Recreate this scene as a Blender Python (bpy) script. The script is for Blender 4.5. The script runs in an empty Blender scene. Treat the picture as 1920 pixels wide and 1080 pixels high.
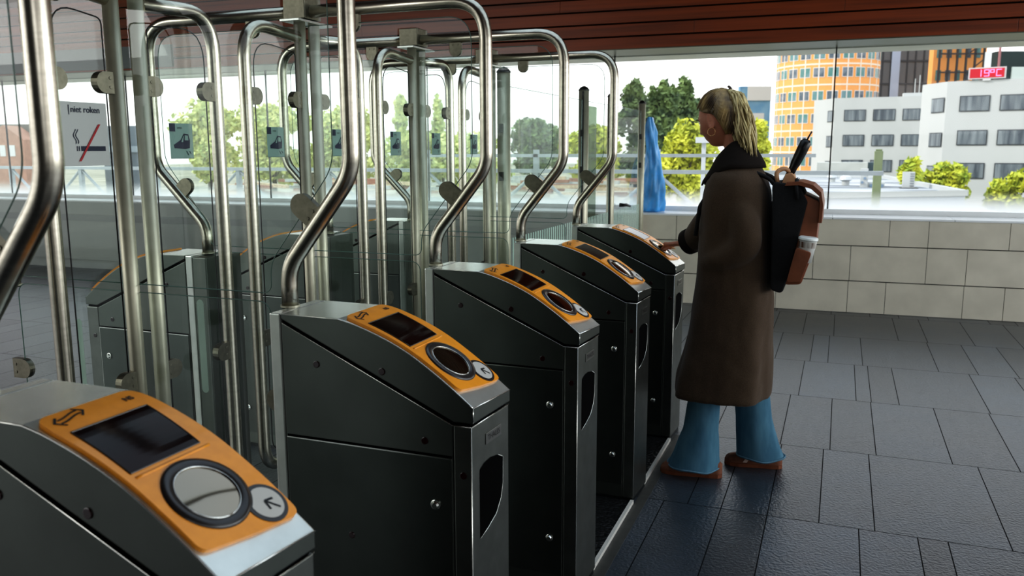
import bpy, bmesh, math, random
from mathutils import Vector, Matrix, noise
random.seed(7)
S = bpy.context.scene
COL = S.collection
PI = math.pi

# ------------------------------------------------------------------ camera numbers
F = 1580.43; YAW = .3703; PITCH = .1626; ROLL = -.0029
CAM = Vector((.7577, -.9404, 1.5))
P = .8433            # gate spacing
fw = Vector((-math.sin(YAW) * math.cos(PITCH), math.cos(YAW) * math.cos(PITCH), -math.sin(PITCH)))
r0 = Vector((math.cos(YAW), math.sin(YAW), 0)); u0 = r0.cross(fw)
RT = math.cos(ROLL) * r0 + math.sin(ROLL) * u0
UP = -math.sin(ROLL) * r0 + math.cos(ROLL) * u0

def far(px, py, depth):                # a far landmark from its bearing and distance
    return CAM + (fw * F + RT * (px - 960) + UP * (540 - py)) * (depth / F)

# ------------------------------------------------------------------ materials
def lin(c):
    return tuple(((v / 255) / 12.92 if v / 255 <= .04045 else ((v / 255 + .055) / 1.055) ** 2.4) for v in c) + (1,)

def mat(name, col, rough=.5, metal=0., coat=0., var=.0, scale=8., stretch=None, bump=0., spec=None, emit=None, estr=0., col2=None, trans=0.):
    m = bpy.data.materials.new(name); m.use_nodes = True
    nt = m.node_tree; b = nt.nodes['Principled BSDF']
    c = lin(col)
    b.inputs['Base Color'].default_value = c
    b.inputs['Roughness'].default_value = rough
    b.inputs['Metallic'].default_value = metal
    b.inputs['Coat Weight'].default_value = coat
    b.inputs['Transmission Weight'].default_value = trans
    if spec is not None: b.inputs['Specular IOR Level'].default_value = spec
    if emit: b.inputs['Emission Color'].default_value = lin(emit); b.inputs['Emission Strength'].default_value = estr
    tc = nt.nodes.new('ShaderNodeTexCoord'); mp = nt.nodes.new('ShaderNodeMapping')
    nt.links.new(tc.outputs['Object'], mp.inputs[0])
    if stretch: mp.inputs['Scale'].default_value = stretch
    nz = nt.nodes.new('ShaderNodeTexNoise'); nz.inputs['Scale'].default_value = scale; nz.inputs['Detail'].default_value = 5
    nt.links.new(mp.outputs[0], nz.inputs['Vector'])
    mx = nt.nodes.new('ShaderNodeMix'); mx.data_type = 'RGBA'
    lo = lin(col2) if col2 else tuple(v * (1 - var) for v in c[:3]) + (1,)
    hi = c if col2 else tuple(min(1, v * (1 + var)) for v in c[:3]) + (1,)
    mx.inputs[6].default_value = lo; mx.inputs[7].default_value = hi
    cr = nt.nodes.new('ShaderNodeValToRGB'); cr.color_ramp.elements[0].position = .35; cr.color_ramp.elements[1].position = .65
    nt.links.new(nz.outputs[0], cr.inputs[0]); nt.links.new(cr.outputs[0], mx.inputs[0])
    if var or col2: nt.links.new(mx.outputs[2], b.inputs['Base Color'])
    if bump:
        bp = nt.nodes.new('ShaderNodeBump'); bp.inputs['Strength'].default_value = bump; bp.inputs['Distance'].default_value = .01
        nt.links.new(nz.outputs[0], bp.inputs['Height']); nt.links.new(bp.outputs[0], b.inputs['Normal'])
    return m

def glass_mat(name, tint, refl=1.0, milky=None, zr=None, base=.0):
    m = bpy.data.materials.new(name); m.use_nodes = True; nt = m.node_tree
    nt.nodes.remove(nt.nodes['Principled BSDF']); out = nt.nodes['Material Output']
    tr = nt.nodes.new('ShaderNodeBsdfTransparent'); tr.inputs[0].default_value = tint
    gl = nt.nodes.new('ShaderNodeBsdfGlossy'); gl.inputs['Roughness'].default_value = .015
    fr = nt.nodes.new('ShaderNodeFresnel')
    gb = nt.nodes.new('ShaderNodeNewGeometry'); io = nt.nodes.new('ShaderNodeMapRange'); io.inputs[3].default_value = 1.5; io.inputs[4].default_value = 1 / 1.5
    nt.links.new(gb.outputs['Backfacing'], io.inputs[0]); nt.links.new(io.outputs[0], fr.inputs[0])
    mu = nt.nodes.new('ShaderNodeMath'); mu.operation = 'MULTIPLY_ADD'; mu.inputs[1].default_value = refl; mu.inputs[2].default_value = base
    mu.use_clamp = True
    nt.links.new(fr.outputs[0], mu.inputs[0])
    mx = nt.nodes.new('ShaderNodeMixShader'); nt.links.new(mu.outputs[0], mx.inputs[0])
    nt.links.new(tr.outputs[0], mx.inputs[1]); nt.links.new(gl.outputs[0], mx.inputs[2])
    last = mx
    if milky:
        # milky haze put into the pane's colour, denser towards its lower edge (world height)
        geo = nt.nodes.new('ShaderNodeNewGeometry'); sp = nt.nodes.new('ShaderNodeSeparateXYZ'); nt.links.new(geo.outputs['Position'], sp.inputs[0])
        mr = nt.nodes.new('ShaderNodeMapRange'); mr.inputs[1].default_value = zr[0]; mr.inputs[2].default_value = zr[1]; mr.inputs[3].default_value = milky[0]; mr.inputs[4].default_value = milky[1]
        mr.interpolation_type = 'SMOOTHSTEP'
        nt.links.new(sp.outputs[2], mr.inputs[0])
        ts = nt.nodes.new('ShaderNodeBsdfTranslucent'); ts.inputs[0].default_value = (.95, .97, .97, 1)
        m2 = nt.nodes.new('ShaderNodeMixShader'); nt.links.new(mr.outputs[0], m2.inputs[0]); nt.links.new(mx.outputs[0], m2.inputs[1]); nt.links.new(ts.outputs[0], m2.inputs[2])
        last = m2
    nt.links.new(last.outputs[0], out.inputs[0])
    return m

M = {}
M['steel'] = mat('brushed steel sheet', (118, 121, 116), .36, 1, var=.10, scale=14, stretch=(1, 1, 1))
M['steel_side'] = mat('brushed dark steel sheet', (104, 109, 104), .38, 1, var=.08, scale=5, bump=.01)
M['steel_door'] = mat('dark door sheet', (92, 97, 93), .35, 1, var=.08, scale=6)
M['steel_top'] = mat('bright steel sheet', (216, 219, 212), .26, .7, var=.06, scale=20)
M['tube'] = mat('polished tube steel', (196, 190, 175), .27, 1, var=.08, scale=30, stretch=(1, 1, 4))
M['tube_post'] = mat('post tube steel', (196, 193, 172), .42, .55, var=.06, scale=20)
M['cast'] = mat('cast clamp metal', (128, 124, 110), .42, 1, var=.12, scale=60)
M['edge'] = mat('bright metal and highlight', (235, 235, 228), .22, 1)  # bright metal, also used for the painted fold highlights
M['strip'] = mat('bright threshold strip', (238, 234, 224), .4, .3)
M['gap'] = mat('dark joint rubber', (5, 5, 5), .9, spec=.05)
M['black'] = mat('black plastic', (10, 10, 11), .35)
M['gasket'] = mat('black gasket', (14, 15, 16), .4)
M['orange'] = mat('orange plastic', (252, 164, 42), .34, coat=.2, var=.05, scale=40)
M['screen'] = mat('dark display glass', (12, 6, 5), .08, spec=.18, col2=(34, 9, 6), scale=12)
M['ring'] = mat('dark ring plastic', (48, 44, 42), .3, coat=.2)
M['lens'] = mat('reader lens', (150, 140, 125), .07, 1)
M['disc'] = mat('pale disc', (206, 204, 196), .35)
M['sensor'] = mat('dark red sensor', (42, 8, 10), .15, coat=.6)
M['plate'] = mat('engraved plate', (150, 150, 146), .3, 1)
M['glass'] = glass_mat('clear gate glass', (.93, .975, .955, 1), 1.0, base=.0)
M['glass_fence'] = glass_mat('fence glass', (.88, .95, .92, 1), .8, milky=(.5, .03), zr=(.35, 1.35))
M['glass_win'] = glass_mat('window glass', (.97, .985, .98, 1), .35, milky=(.8, .015), zr=(.92, 1.12))  # low milky band stands in for glare on the window
M['frost'] = mat('frosted strip', (188, 215, 200), .6, var=.05)
M['seam'] = mat('polished glass edge', (104, 132, 122), .2)
M['white'] = mat('white sill paint', (236, 238, 238), .35, var=.02)
M['tile'] = mat('beige wall tile', (216, 209, 192), .32, var=.07, scale=3.5, bump=.02)
M['grout'] = mat('dark grout', (62, 60, 55), .9)
M['greywall'] = mat('grey wall panel', (164, 168, 164), .4, var=.06, scale=1.2)
M['wood'] = mat('red brown wood', (134, 62, 24), .38, var=.28, scale=2.2, stretch=(.35, 4, 10), bump=.02)
M['darkceil'] = mat('dark ceiling', (46, 34, 28), .7, var=.1)
M['lintel'] = mat('pale lintel', (190, 192, 182), .4, var=.08, scale=2)
M['darkmetal'] = mat('dark metal', (46, 50, 52), .4, .8)
M['ink'] = mat('dark blue ink', (22, 30, 58), .5)
M['inkblack'] = mat('black ink', (16, 15, 15), .5)
M['red'] = mat('sign red', (178, 24, 32), .5)
M['sign'] = mat('sign white', (205, 207, 202), .5)
M['sticker'] = mat('sticker film', (132, 160, 150), .5)

# ------------------------------------------------------------------ object helpers
def new_obj(name, me, m=None, parent=None, smooth=False, mats=None):
    o = bpy.data.objects.new(name, me)
    COL.objects.link(o)
    if mats:
        for q in mats: me.materials.append(q)
    elif m is not None and not me.materials: me.materials.append(m)
    if smooth:
        for p in me.polygons: p.use_smooth = True
    if parent: o.parent = parent
    return o

def from_bm(name, bm, m=None, parent=None, smooth=False, mats=None, bevel=0, seg=2):
    bmesh.ops.recalc_face_normals(bm, faces=bm.faces)
    if bevel:
        es = [e for e in bm.edges if len(e.link_faces) == 2 and e.calc_face_angle(0) > .45]
        bmesh.ops.bevel(bm, geom=es, offset=bevel, segments=seg, affect='EDGES', profile=.6, clamp_overlap=True)
    me = bpy.data.meshes.new(name); bm.to_mesh(me); bm.free()
    return new_obj(name, me, m, parent, smooth, mats)

def thing(name, label, cat, loc=(0, 0, 0), group=None):
    o = bpy.data.objects.new(name, None); COL.objects.link(o); o.location = loc; o.empty_display_size = .1
    o['label'] = label; o['category'] = cat
    if group: o['group'] = group
    return o

def tag(o, label, cat, group=None, kind=None):
    o['label'] = label; o['category'] = cat
    if group: o['group'] = group
    if kind: o['kind'] = kind
    return o

def struct(o): o['kind'] = 'structure'; return o

def box(bm, x0, x1, y0, y1, z0, z1, mi=0):
    vs = [bm.verts.new((x, y, z)) for x in (x0, x1) for y in (y0, y1) for z in (z0, z1)]
    for f in ((0, 1, 3, 2), (4, 6, 7, 5), (0, 4, 5, 1), (2, 3, 7, 6), (0, 2, 6, 4), (1, 5, 7, 3)):
        fc = bm.faces.new([vs[i] for i in f]); fc.material_index = mi

def obox(bm, c, ax, ay, az, mi=0):
    """box centred at c with half-axis vectors"""
    c = Vector(c); ax = Vector(ax); ay = Vector(ay); az = Vector(az)
    vs = [bm.verts.new(c + sx * ax + sy * ay + sz * az) for sx in (-1, 1) for sy in (-1, 1) for sz in (-1, 1)]
    for f in ((0, 1, 3, 2), (4, 6, 7, 5), (0, 4, 5, 1), (2, 3, 7, 6), (0, 2, 6, 4), (1, 5, 7, 3)):
        fc = bm.faces.new([vs[i] for i in f]); fc.material_index = mi

def prism(bm, poly, fn, a, b):
    """closed polygon (2d) swept from a to b through fn(u,v,t)->xyz"""
    A = [bm.verts.new(fn(u, v, a)) for u, v in poly]; B = [bm.verts.new(fn(u, v, b)) for u, v in poly]
    n = len(poly)
    for i in range(n): bm.faces.new((A[i], A[(i + 1) % n], B[(i + 1) % n], B[i]))
    bm.faces.new(A); bm.faces.new(list(reversed(B)))

def tube(bm, pts, r, n=14, radii=None, cap=True):
    pts = [Vector(p) for p in pts]; rings = []
    t0 = (pts[1] - pts[0]).normalized()
    nrm = t0.orthogonal().normalized()
    for i, p in enumerate(pts):
        if i == 0: t = (pts[1] - p)
        elif i == len(pts) - 1: t = (p - pts[i - 1])
        else: t = (pts[i + 1] - p).normalized() + (p - pts[i - 1]).normalized()
        t.normalize()
        nrm = (nrm - nrm.dot(t) * t).normalized(); bn = t.cross(nrm)
        rr = radii[i] if radii else r
        rings.append([bm.verts.new(p + rr * (math.cos(a) * nrm + math.sin(a) * bn)) for a in [2 * PI * k / n for k in range(n)]])
    for A, B in zip(rings[:-1], rings[1:]):
        for k in range(n): bm.faces.new((A[k], A[(k + 1) % n], B[(k + 1) % n], B[k]))
    if cap: bm.faces.new(rings[0]); bm.faces.new(list(reversed(rings[-1])))

def fillet(pts, rad, n=8):
    """round the corners of an open polyline; rad is one number or a list"""
    pts = [Vector(p) for p in pts]; out = [pts[0]]
    for i in range(1, len(pts) - 1):
        r = rad[i] if isinstance(rad, (list, tuple)) else rad
        a, b, c = pts[i - 1], pts[i], pts[i + 1]
        u = (a - b).normalized(); v = (c - b).normalized()
        ang = u.angle(v); d = min(r / math.tan(ang / 2), (a - b).length * .49, (c - b).length * .49)
        p0 = b + u * d; p2 = b + v * d
        for k in range(n + 1):
            t = k / n
            # blend of quadratic keeps close to an arc
            w1 = 1 / math.sin(ang / 2) if False else 1
            q = (1 - t) ** 2 * p0 + 2 * t * (1 - t) * (b * .98 + (p0 + p2) * .01) + t * t * p2
            out.append(q)
    out.append(pts[-1]); return out

def round_poly(poly, rad, n=6):
    out = []; N = len(poly)
    for i in range(N):
        a, b, c = Vector(poly[i - 1]), Vector(poly[i]), Vector(poly[(i + 1) % N])
        r = rad[i] if isinstance(rad, (list, tuple)) else rad
        u = (a - b).normalized(); v = (c - b).normalized(); ang = u.angle(v)
        if ang > PI - .05 or r <= 0: out.append(tuple(b)); continue
        d = min(r / math.tan(ang / 2), (a - b).length * .49, (c - b).length * .49)
        for k in range(n + 1):
            t = k / n; q = (1 - t) ** 2 * (b + u * d) + 2 * t * (1 - t) * b + t * t * (b + v * d); out.append(tuple(q))
    return out

def disc_bm(bm, c, ax, r, h, n=20):
    c = Vector(c); ax = Vector(ax).normalized()
    tube(bm, [c, c + ax * h * .8, c + ax * h], r, n, radii=[r, r, r * .85])

def text_mesh(s, size, bold=0.):
    cu = bpy.data.curves.new('t', 'FONT'); cu.body = s; cu.size = size; cu.align_x = 'CENTER'; cu.align_y = 'CENTER'; cu.offset = bold
    o = bpy.data.objects.new('t', cu); COL.objects.link(o)
    me = bpy.data.meshes.new_from_object(o.evaluated_get(bpy.context.evaluated_depsgraph_get()))
    bpy.data.objects.remove(o); bpy.data.curves.remove(cu)
    me.materials.clear()
    return me

def add_text(bm, s, size, fn, bold=0.):
    me = text_mesh(s, size, bold); base = len(bm.verts)
    vs = [bm.verts.new(fn(v.co.x, v.co.y)) for v in me.vertices]
    for p in me.polygons:
        try: bm.faces.new([vs[i] for i in p.vertices])
        except ValueError: pass
    bpy.data.meshes.remove(me)

def copy_tree(o, parent=None):
    c = o.copy(); COL.objects.link(c); c.parent = parent
    for ch in [k for k in bpy.data.objects if k.parent == o]: copy_tree(ch, c)
    return c

# ------------------------------------------------------------------ gate cabinet
PROF = [(-.511, 1.103), (-.348, 1.102), (-.301, 1.091), (-.229, 1.066), (-.159, 1.033), (-.091, .990), (-.041, .954), (.004, .919)]
def catmull(ps, n=6):
    ps = [Vector(p) for p in ps]; out = []
    for i in range(len(ps) - 1):
        if i == 0: out.append(ps[0]); continue
        p0 = ps[i - 1] if i > 1 else ps[i] - (ps[i + 1] - ps[i]) * .3 + Vector((0, 0)); p1 = ps[i]; p2 = ps[i + 1]; p3 = ps[i + 2] if i + 2 < len(ps) else 2 * p2 - p1
        for k in range(n):
            t = k / n
            out.append(.5 * ((2 * p1) + (p2 - p0) * t + (2 * p0 - 5 * p1 + 4 * p2 - p3) * t * t + (3 * p1 - p0 - 3 * p2 + p3) * t ** 3))
    out.append(ps[-1]); return out
CURVE = catmull(PROF)
ARC = [0.]
for a, b in zip(CURVE[:-1], CURVE[1:]): ARC.append(ARC[-1] + (b - a).length)
def s_of_x(x):
    for i in range(len(CURVE) - 1):
        if CURVE[i].x <= x <= CURVE[i + 1].x: return ARC[i] + (x - CURVE[i].x) / (CURVE[i + 1].x - CURVE[i].x) * (ARC[i + 1] - ARC[i])
    return ARC[-1] if x > 0 else 0
def surf(s, y, h=0.):
    s = max(0, min(ARC[-1] - 1e-6, s))
    for i in range(len(ARC) - 1):
        if ARC[i] <= s <= ARC[i + 1]: break
    t = (s - ARC[i]) / (ARC[i + 1] - ARC[i]); p = CURVE[i].lerp(CURVE[i + 1], t)
    def nr(j):
        a = CURVE[max(0, j - 1)]; b = CURVE[min(len(CURVE) - 1, j + 1)]; d = (b - a).normalized(); return Vector((-d.y, d.x))
    n = nr(i).lerp(nr(i + 1), t).normalized()
    return Vector((p.x + n.x * h, y, p.y + n.y * h))
Y0, Y1 = -.09, .11
def front_x(y): return .012 * (y - Y0) / (Y1 - Y0)

def patch(bm, poly, h0, h1=None, mi=0, grid=None):
    """flat shape (s,y) wrapped on the head surface: triangulated finely then raised"""
    b2 = bmesh.new(); vs = [b2.verts.new((u, v, 0)) for u, v in poly]; b2.faces.new(vs)
    # cut along s so it follows the curve
    smin = min(u for u, v in poly); smax = max(u for u, v in poly); k = max(2, int((smax - smin) / .012))
    for i in range(1, k):
        bmesh.ops.bisect_plane(b2, geom=b2.verts[:] + b2.edges[:] + b2.faces[:], plane_co=(smin + (smax - smin) * i / k, 0, 0), plane_no=(1, 0, 0))
    b2.verts.index_update()
    top = [bm.verts.new(surf(v.co.x, v.co.y, h0)) for v in b2.verts]
    for f in b2.faces:
        fc = bm.faces.new([top[v.index] for v in f.verts]); fc.material_index = mi
    if h1 is not None:
        low = {}
        for e in b2.edges:
            if len(e.link_faces) == 1:
                for v in e.verts:
                    if v.index not in low: low[v.index] = bm.verts.new(surf(v.co.x, v.co.y, h1))
                i, j = e.verts[0].index, e.verts[1].index
                bm.faces.new((top[i], top[j], low[j], low[i])).material_index = mi
    b2.free()

def circ(cs, cy, r, n=40): return [(cs + r * math.cos(2 * PI * k / n), cy + r * math.sin(2 * PI * k / n)) for k in range(n)]

def make_gate(label, loc):
    t = thing('ticket_gate', label, 'ticket gate', loc, 'ticket gates of the row')
    xz = lambda yy: None
    # housing
    bm = bmesh.new()
    prism(bm, [(-.511, .02), (-.048, .02), (-.048, .871), (-.511, 1.081)], lambda u, v, y: (u, y, v), Y0, Y1)
    o = from_bm('housing', bm, M['steel_side'], t, bevel=.0025)
    # front column
    bm = bmesh.new()
    A = [(-.046, Y0), (0, Y0), (.012, Y1), (-.046, Y1)]
    prism(bm, A, lambda u, v, z: (u, v, z), .02, .872)
    from_bm('front_column', bm, M['steel'], t, bevel=.003)
    bm = bmesh.new()
    prism(bm, [(-.05, Y0 + .006), (-.004, Y0 + .006), (.008, Y1 - .006), (-.05, Y1 - .006)], lambda u, v, z: (u, v, z), .0, .02)
    box(bm, -.54, -.05, Y0 + .006, Y1 - .006, .0, .02)
    from_bm('foot_plate', bm, M['darkmetal'], t)
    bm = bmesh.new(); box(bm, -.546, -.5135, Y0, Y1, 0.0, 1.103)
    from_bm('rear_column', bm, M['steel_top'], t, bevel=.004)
    # dark joint under the head
    bm = bmesh.new()
    prism(bm, [(-.509, 1.079), (-.05, .869), (-.006, .869), (-.006, .879), (-.045, .879), (-.509, 1.090)], lambda u, v, y: (u + (front_x(y) if u > -.04 else 0), y, v), Y0 + .004, Y1 - .004)
    from_bm('joint', bm, M['gap'], t)
    # head
    bm = bmesh.new()
    top = [(p.x, p.y) for p in CURVE]
    poly = top + [(.004, .880), (-.045, .880), (-.511, 1.090)]
    prism(bm, poly, lambda u, v, y: (u + (front_x(y) if u > -.02 else 0), y, v - (0.009 * (y - Y0) / .2 if (u > -.02 and v > .9) else 0)), Y0, Y1)
    bm.faces.ensure_lookup_table()
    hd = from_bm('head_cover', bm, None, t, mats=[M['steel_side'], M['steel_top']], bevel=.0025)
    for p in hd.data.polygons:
        if p.normal.z > .35: p.material_index = 1  # top faces take the lighter steel, window reflection put into the colour
    # fold highlights painted as thin bright tubes
    bm = bmesh.new()
    for y in (Y0 - .0004,):
        pts = [Vector((c.x + (front_x(y) if c.x > -.02 else 0), y, c.y - .001)) for c in CURVE]
        tube(bm, pts, .0014, 6)
        tube(bm, [(-.509, y, 1.0805), (-.048, y, .8715), (-.001, y, .8715)], .0014, 6)
        tube(bm, [(-.001, y, .8715), (-.001, y, .03)], .0011, 6)
    tube(bm, [(0, Y0, .872), (.0125, Y1, .872)], .0014, 6)
    tube(bm, [(.0045, Y0, .918), (.0165, Y1, .909)], .0013, 6)
    tube(bm, [(.0045, Y0, .918), (.0045, Y0, .882)], .0012, 6)
    from_bm('fold_highlight', bm, M['edge'], t, smooth=True)
    # service doors, both sides
    for sy, yy in ((-1, Y0), (1, Y1)):
        bm = bmesh.new()
        box(bm, -.507, -.0505, min(yy, yy + sy * .003), max(yy, yy + sy * .003), .078, .789)
        d = from_bm('service_door', bm, M['steel_door'], t, bevel=.0012)
        bm = bmesh.new()
        box(bm, -.507, -.0505, min(yy, yy + sy * .0034), max(yy, yy + sy * .0034), .7885, .7912)
        box(bm, -.0512, -.0498, min(yy, yy + sy * .0034), max(yy, yy + sy * .0034), .078, .7885)
        from_bm('door_edge', bm, M['edge'], d)
        bm = bmesh.new()
        box(bm, -.507, -.0505, min(yy, yy + sy * .0008), max(yy, yy + sy * .0008), .7912, .7965)
        from_bm('door_gap', bm, M['gap'], d)
        for z in (.673, .209):
            bm = bmesh.new()
            disc_bm(bm, (-.093, yy + sy * .003, z), (0, sy, 0), .0125, .004, 20)
            tube(bm, [(-.093, yy + sy * .007, z), (-.093, yy + sy * .012, z)], .008, 16, radii=[.009, .006])
            from_bm('door_lock', bm, M['edge'], d, smooth=False)
        for x, z in ((-.413, .984), (-.231, .983), (-.121, .826), (-.327, .556), (-.022, .753)):
            bm = bmesh.new(); hh = .0035 if z == .556 else .001
            disc_bm(bm, (x, yy, z), (0, sy, 0), .0088, hh + .0012, 20)
            from_bm('sensor', bm, M['sensor'], t)
    # recess and plate on the end face
    nrm = Vector((.2, -.012, 0)).normalized()
    ef = lambda y, z, h=.0008: Vector((front_x(y), y, z)) + nrm * h
    bm = bmesh.new()
    poly = [(-.059, .596), (-.059, .757), (-.035, .768), (0, .770), (.04, .760), (.078, .738), (.083, .70), (.078, .655), (.062, .622), (.03, .606), (-.02, .598)]
    poly = [(-.052, .585), (-.052, .757), (-.03, .766), (.005, .769), (.045, .762), (.074, .748), (.073, .68), (.062, .645), (.035, .614), (-.01, .596)]
    vs = [bm.verts.new(ef(y, z)) for y, z in poly]; bm.faces.new(vs)
    from_bm('grip_recess', bm, M['gap'], t)
    bm = bmesh.new()
    pts = [ef(y, z, .0012) for y, z in poly[4:] + [poly[0]]]
    tube(bm, pts, .0009, 6); from_bm('recess_rim', bm, M['steel_top'], t, smooth=True)
    bm = bmesh.new()
    obox(bm, ef(.022, .822, .001), (0.0025, .042, 0), (.001, 0, 0), (0, 0, .0135))
    pl = from_bm('maker_plate', bm, M['plate'], t, bevel=.0005)
    bm = bmesh.new()
    add_text(bm, 'THALES', .019, lambda a, b: ef(.022 + a, .822 + b, .0024))
    from_bm('maker_name', bm, M['inkblack'], pl)
    # reader panel
    sa, sb = s_of_x(-.337), s_of_x(-.012)
    outline = [(sa + .004, Y0 + .012), (sb - .022, Y0 + .006), (sb + .004, Y1 - .012), (sa, Y1 - .012)]
    outline = [(sa, Y0 + .012), (sa + .04, Y0 + .005), (sb - .030, Y0 + .006), (sb - .012, (Y0 + Y1) / 2), (sb + .001, Y1 - .002), (sa + .04, Y1 - .004), (sa, Y1 - .012)]
    op = round_poly(outline, [.03, .2, .022, .3, .018, .2, .03], 6)
    bm = bmesh.new(); patch(bm, op, .0075, 0)
    pn = from_bm('reader_panel', bm, M['orange'], t, bevel=0)
    for p in pn.data.polygons: p.use_smooth = False
    mod = pn.modifiers.new('round', 'BEVEL'); mod.width = .0035; mod.segments = 3; mod.limit_method = 'ANGLE'; mod.angle_limit = .9
    # display: recessed look - dark frame + display
    s0, s1 = s_of_x(-.279), s_of_x(-.168)
    bm = bmesh.new(); patch(bm, [(s0, -.068), (s1, -.071), (s1, .069), (s0, .078)], .0084)
    ds = from_bm('display', bm, M['screen'], pn)
    bm = bmesh.new()
    q = [(s0, -.068), (s1, -.071), (s1, .069), (s0, .078)]
    for i in range(4):
        a, b = q[i], q[(i + 1) % 4]
        tube(bm, [surf(a[0] + (b[0] - a[0]) * k / 8, a[1] + (b[1] - a[1]) * k / 8, .0083) for k in range(9)], .0011, 6)
    from_bm('display_bezel', bm, M['ring'], ds)
    # moulded step between display and reader
    bm = bmesh.new()
    tube(bm, [surf(s1 + .010, -.07 + .15 * k / 10, .0062) for k in range(11)], .003, 8)
    from_bm('moulded_step', bm, M['orange'], pn, smooth=True)
    # reader ring
    sc, yc = s_of_x(-.097), .000
    bm = bmesh.new(); n = 48; prev = None; prof = [(.069, .0072), (.0675, .0105), (.060, .0118), (.053, .0102), (.0495, .0078)]
    rings = [[bm.verts.new(surf(sc + rr * math.cos(2 * PI * k / n), yc + rr * math.sin(2 * PI * k / n), h)) for k in range(n)] for rr, h in prof]
    for A_, B_ in zip(rings[:-1], rings[1:]):
        for k in range(n): bm.faces.new((A_[k], A_[(k + 1) % n], B_[(k + 1) % n], B_[k]))
    from_bm('reader_ring', bm, M['ring'], pn, smooth=True)
    bm = bmesh.new(); n = 40
    cen = bm.verts.new(surf(sc, yc, .0105)); last = None
    for rr, h in ((.018, .0100), (.036, .0093), (.050, .0084)):
        rg = [bm.verts.new(surf(sc + rr * math.cos(2 * PI * k / n), yc + rr * math.sin(2 * PI * k / n), h)) for k in range(n)]
        for k in range(n):
            if last is None: bm.faces.new((cen, rg[k], rg[(k + 1) % n]))
            else: bm.faces.new((last[k], rg[k], rg[(k + 1) % n], last[(k + 1) % n]))
        last = rg
    from_bm('reader_lens', bm, M['lens'], pn, smooth=True)
    bm = bmesh.new()
    tube(bm, [surf(sc + .0505 * math.cos(2 * PI * k / 48), yc + .0505 * math.sin(2 * PI * k / 48), .0095) for k in range(49)], .0011, 6)
    from_bm('lens_rim', bm, M['edge'], pn, smooth=True)
    # arrow disc
    dc, dy = s_of_x(-.046), .068
    bm = bmesh.new(); patch(bm, circ(dc, dy, .0365), .0088, .006)
    rm = from_bm('disc_rim', bm, M['ring'], pn)
    cut = [q for q in circ(dc, dy, .0295, 64)]
    def push(q):
        v = Vector((q[0] - sc, q[1] - yc)); 
        if v.length < .0695: v = v.normalized() * .0695
        return (sc + v.x, yc + v.y)
    bm = bmesh.new(); patch(bm, [push(q) for q in cut], .0094)
    dd = from_bm('arrow_disc', bm, M['disc'], pn)
    bm = bmesh.new()
    a = Vector((-1, -.75)).normalized(); b = Vector((-a.y, a.x)); c = Vector((dc + .007, dy + .006))
    tip = c + a * .013
    def strip(p, q, wd):
        d = (q - p).normalized(); e = Vector((-d.y, d.x)) * wd / 2
        patch(bm, [tuple(p + e), tuple(p - e), tuple(q - e), tuple(q + e)], .0099)
    strip(c - a * .014, tip - a * .001, .0038)
    strip(tip, tip - a * .012 + b * .012, .0042); strip(tip, tip - a * .012 - b * .012, .0042)
    from_bm('arrow', bm, M['inkblack'], dd)
    # double arrow emblem
    bm = bmesh.new(); lc = Vector((s_of_x(-.315), -.038))
    def ribbon(pts, wd):
        pts = [Vector(p) for p in pts]
        for i in range(len(pts) - 1):
            d = (pts[min(i + 2, len(pts) - 1)] - pts[max(i - 1, 0)]); d = (pts[i + 1] - pts[i]).normalized(); e = Vector((-d.y, d.x)) * wd / 2; ex = d * wd * .25
            p, q = pts[i] - ex, pts[i + 1] + ex
            vs = [bm.verts.new(surf(v.x, v.y, .0084)) for v in (p + e, p - e, q - e, q + e)]; bm.faces.new(vs)
    for off in (-.0042, .0042):
        pts = []
        for k in range(17):
            t_ = -1 + 2 * k / 16
            y = t_ * .021; s = -.0055 * math.sin(t_ * PI * .5) ** 1 * (1 if abs(t_) < 2 else 1) + off * 1.15
            pts.append(lc + Vector((s, y)))
        ribbon(pts, .0034)
    for sg in (-1, 1):
        e = lc + Vector((-.0055 * sg, .030 * sg))
        ribbon([e + Vector((-.0125, -.011 * sg)), e + Vector((0, .0)), e + Vector((.0125, -.011 * sg))], .0036)
    from_bm('double_arrow_emblem', bm, M['inkblack'], pn)
    bm = bmesh.new()
    add_text(bm, 'NS', .015, lambda a, b: surf(s_of_x(-.309) - b, .071 + a, .0084), .0006)
    from_bm('small_mark', bm, M['inkblack'], pn)
    return t

gl = ['nearest orange-topped ticket gate, cropped at the lower left corner of the hall',
      'second ticket gate from the front, full reader and service door in view',
      'third ticket gate from the front, in the middle of the row',
      'fourth ticket gate from the front, just before the one the woman is using',
      'farthest ticket gate of the row, with the woman holding a card to its reader']
gates = []
g0 = make_gate(gl[0], (0, 0, 0)); gates.append(g0)
for n in range(1, 5):
    g = copy_tree(g0); g.location = (0, n * P, 0); g['label'] = gl[n]; gates.append(g)
rl = {1: 'ticket gate facing away beyond the glass, nearest the left border', 2: 'ticket gate facing away behind the glass, its end cut off beside the first steel posts', 3: 'ticket gate facing away behind the glass in the middle, seen between two steel posts', 4: 'farthest ticket gate facing away, seen small beneath the third glass frame'}
for n in (2, 3, 4):
    g = copy_tree(g0); g.location = (-2.085, n * P + .02, 0); g.rotation_euler = (0, 0, PI); g['label'] = rl[n]; g['group'] = 'ticket gates facing the other way'
    bm = bmesh.new(); box(bm, -.612, -.547, Y0, Y1, 0, 1.098); from_bm('rear_cowl', bm, M['steel_side'], g, bevel=.004)

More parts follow.
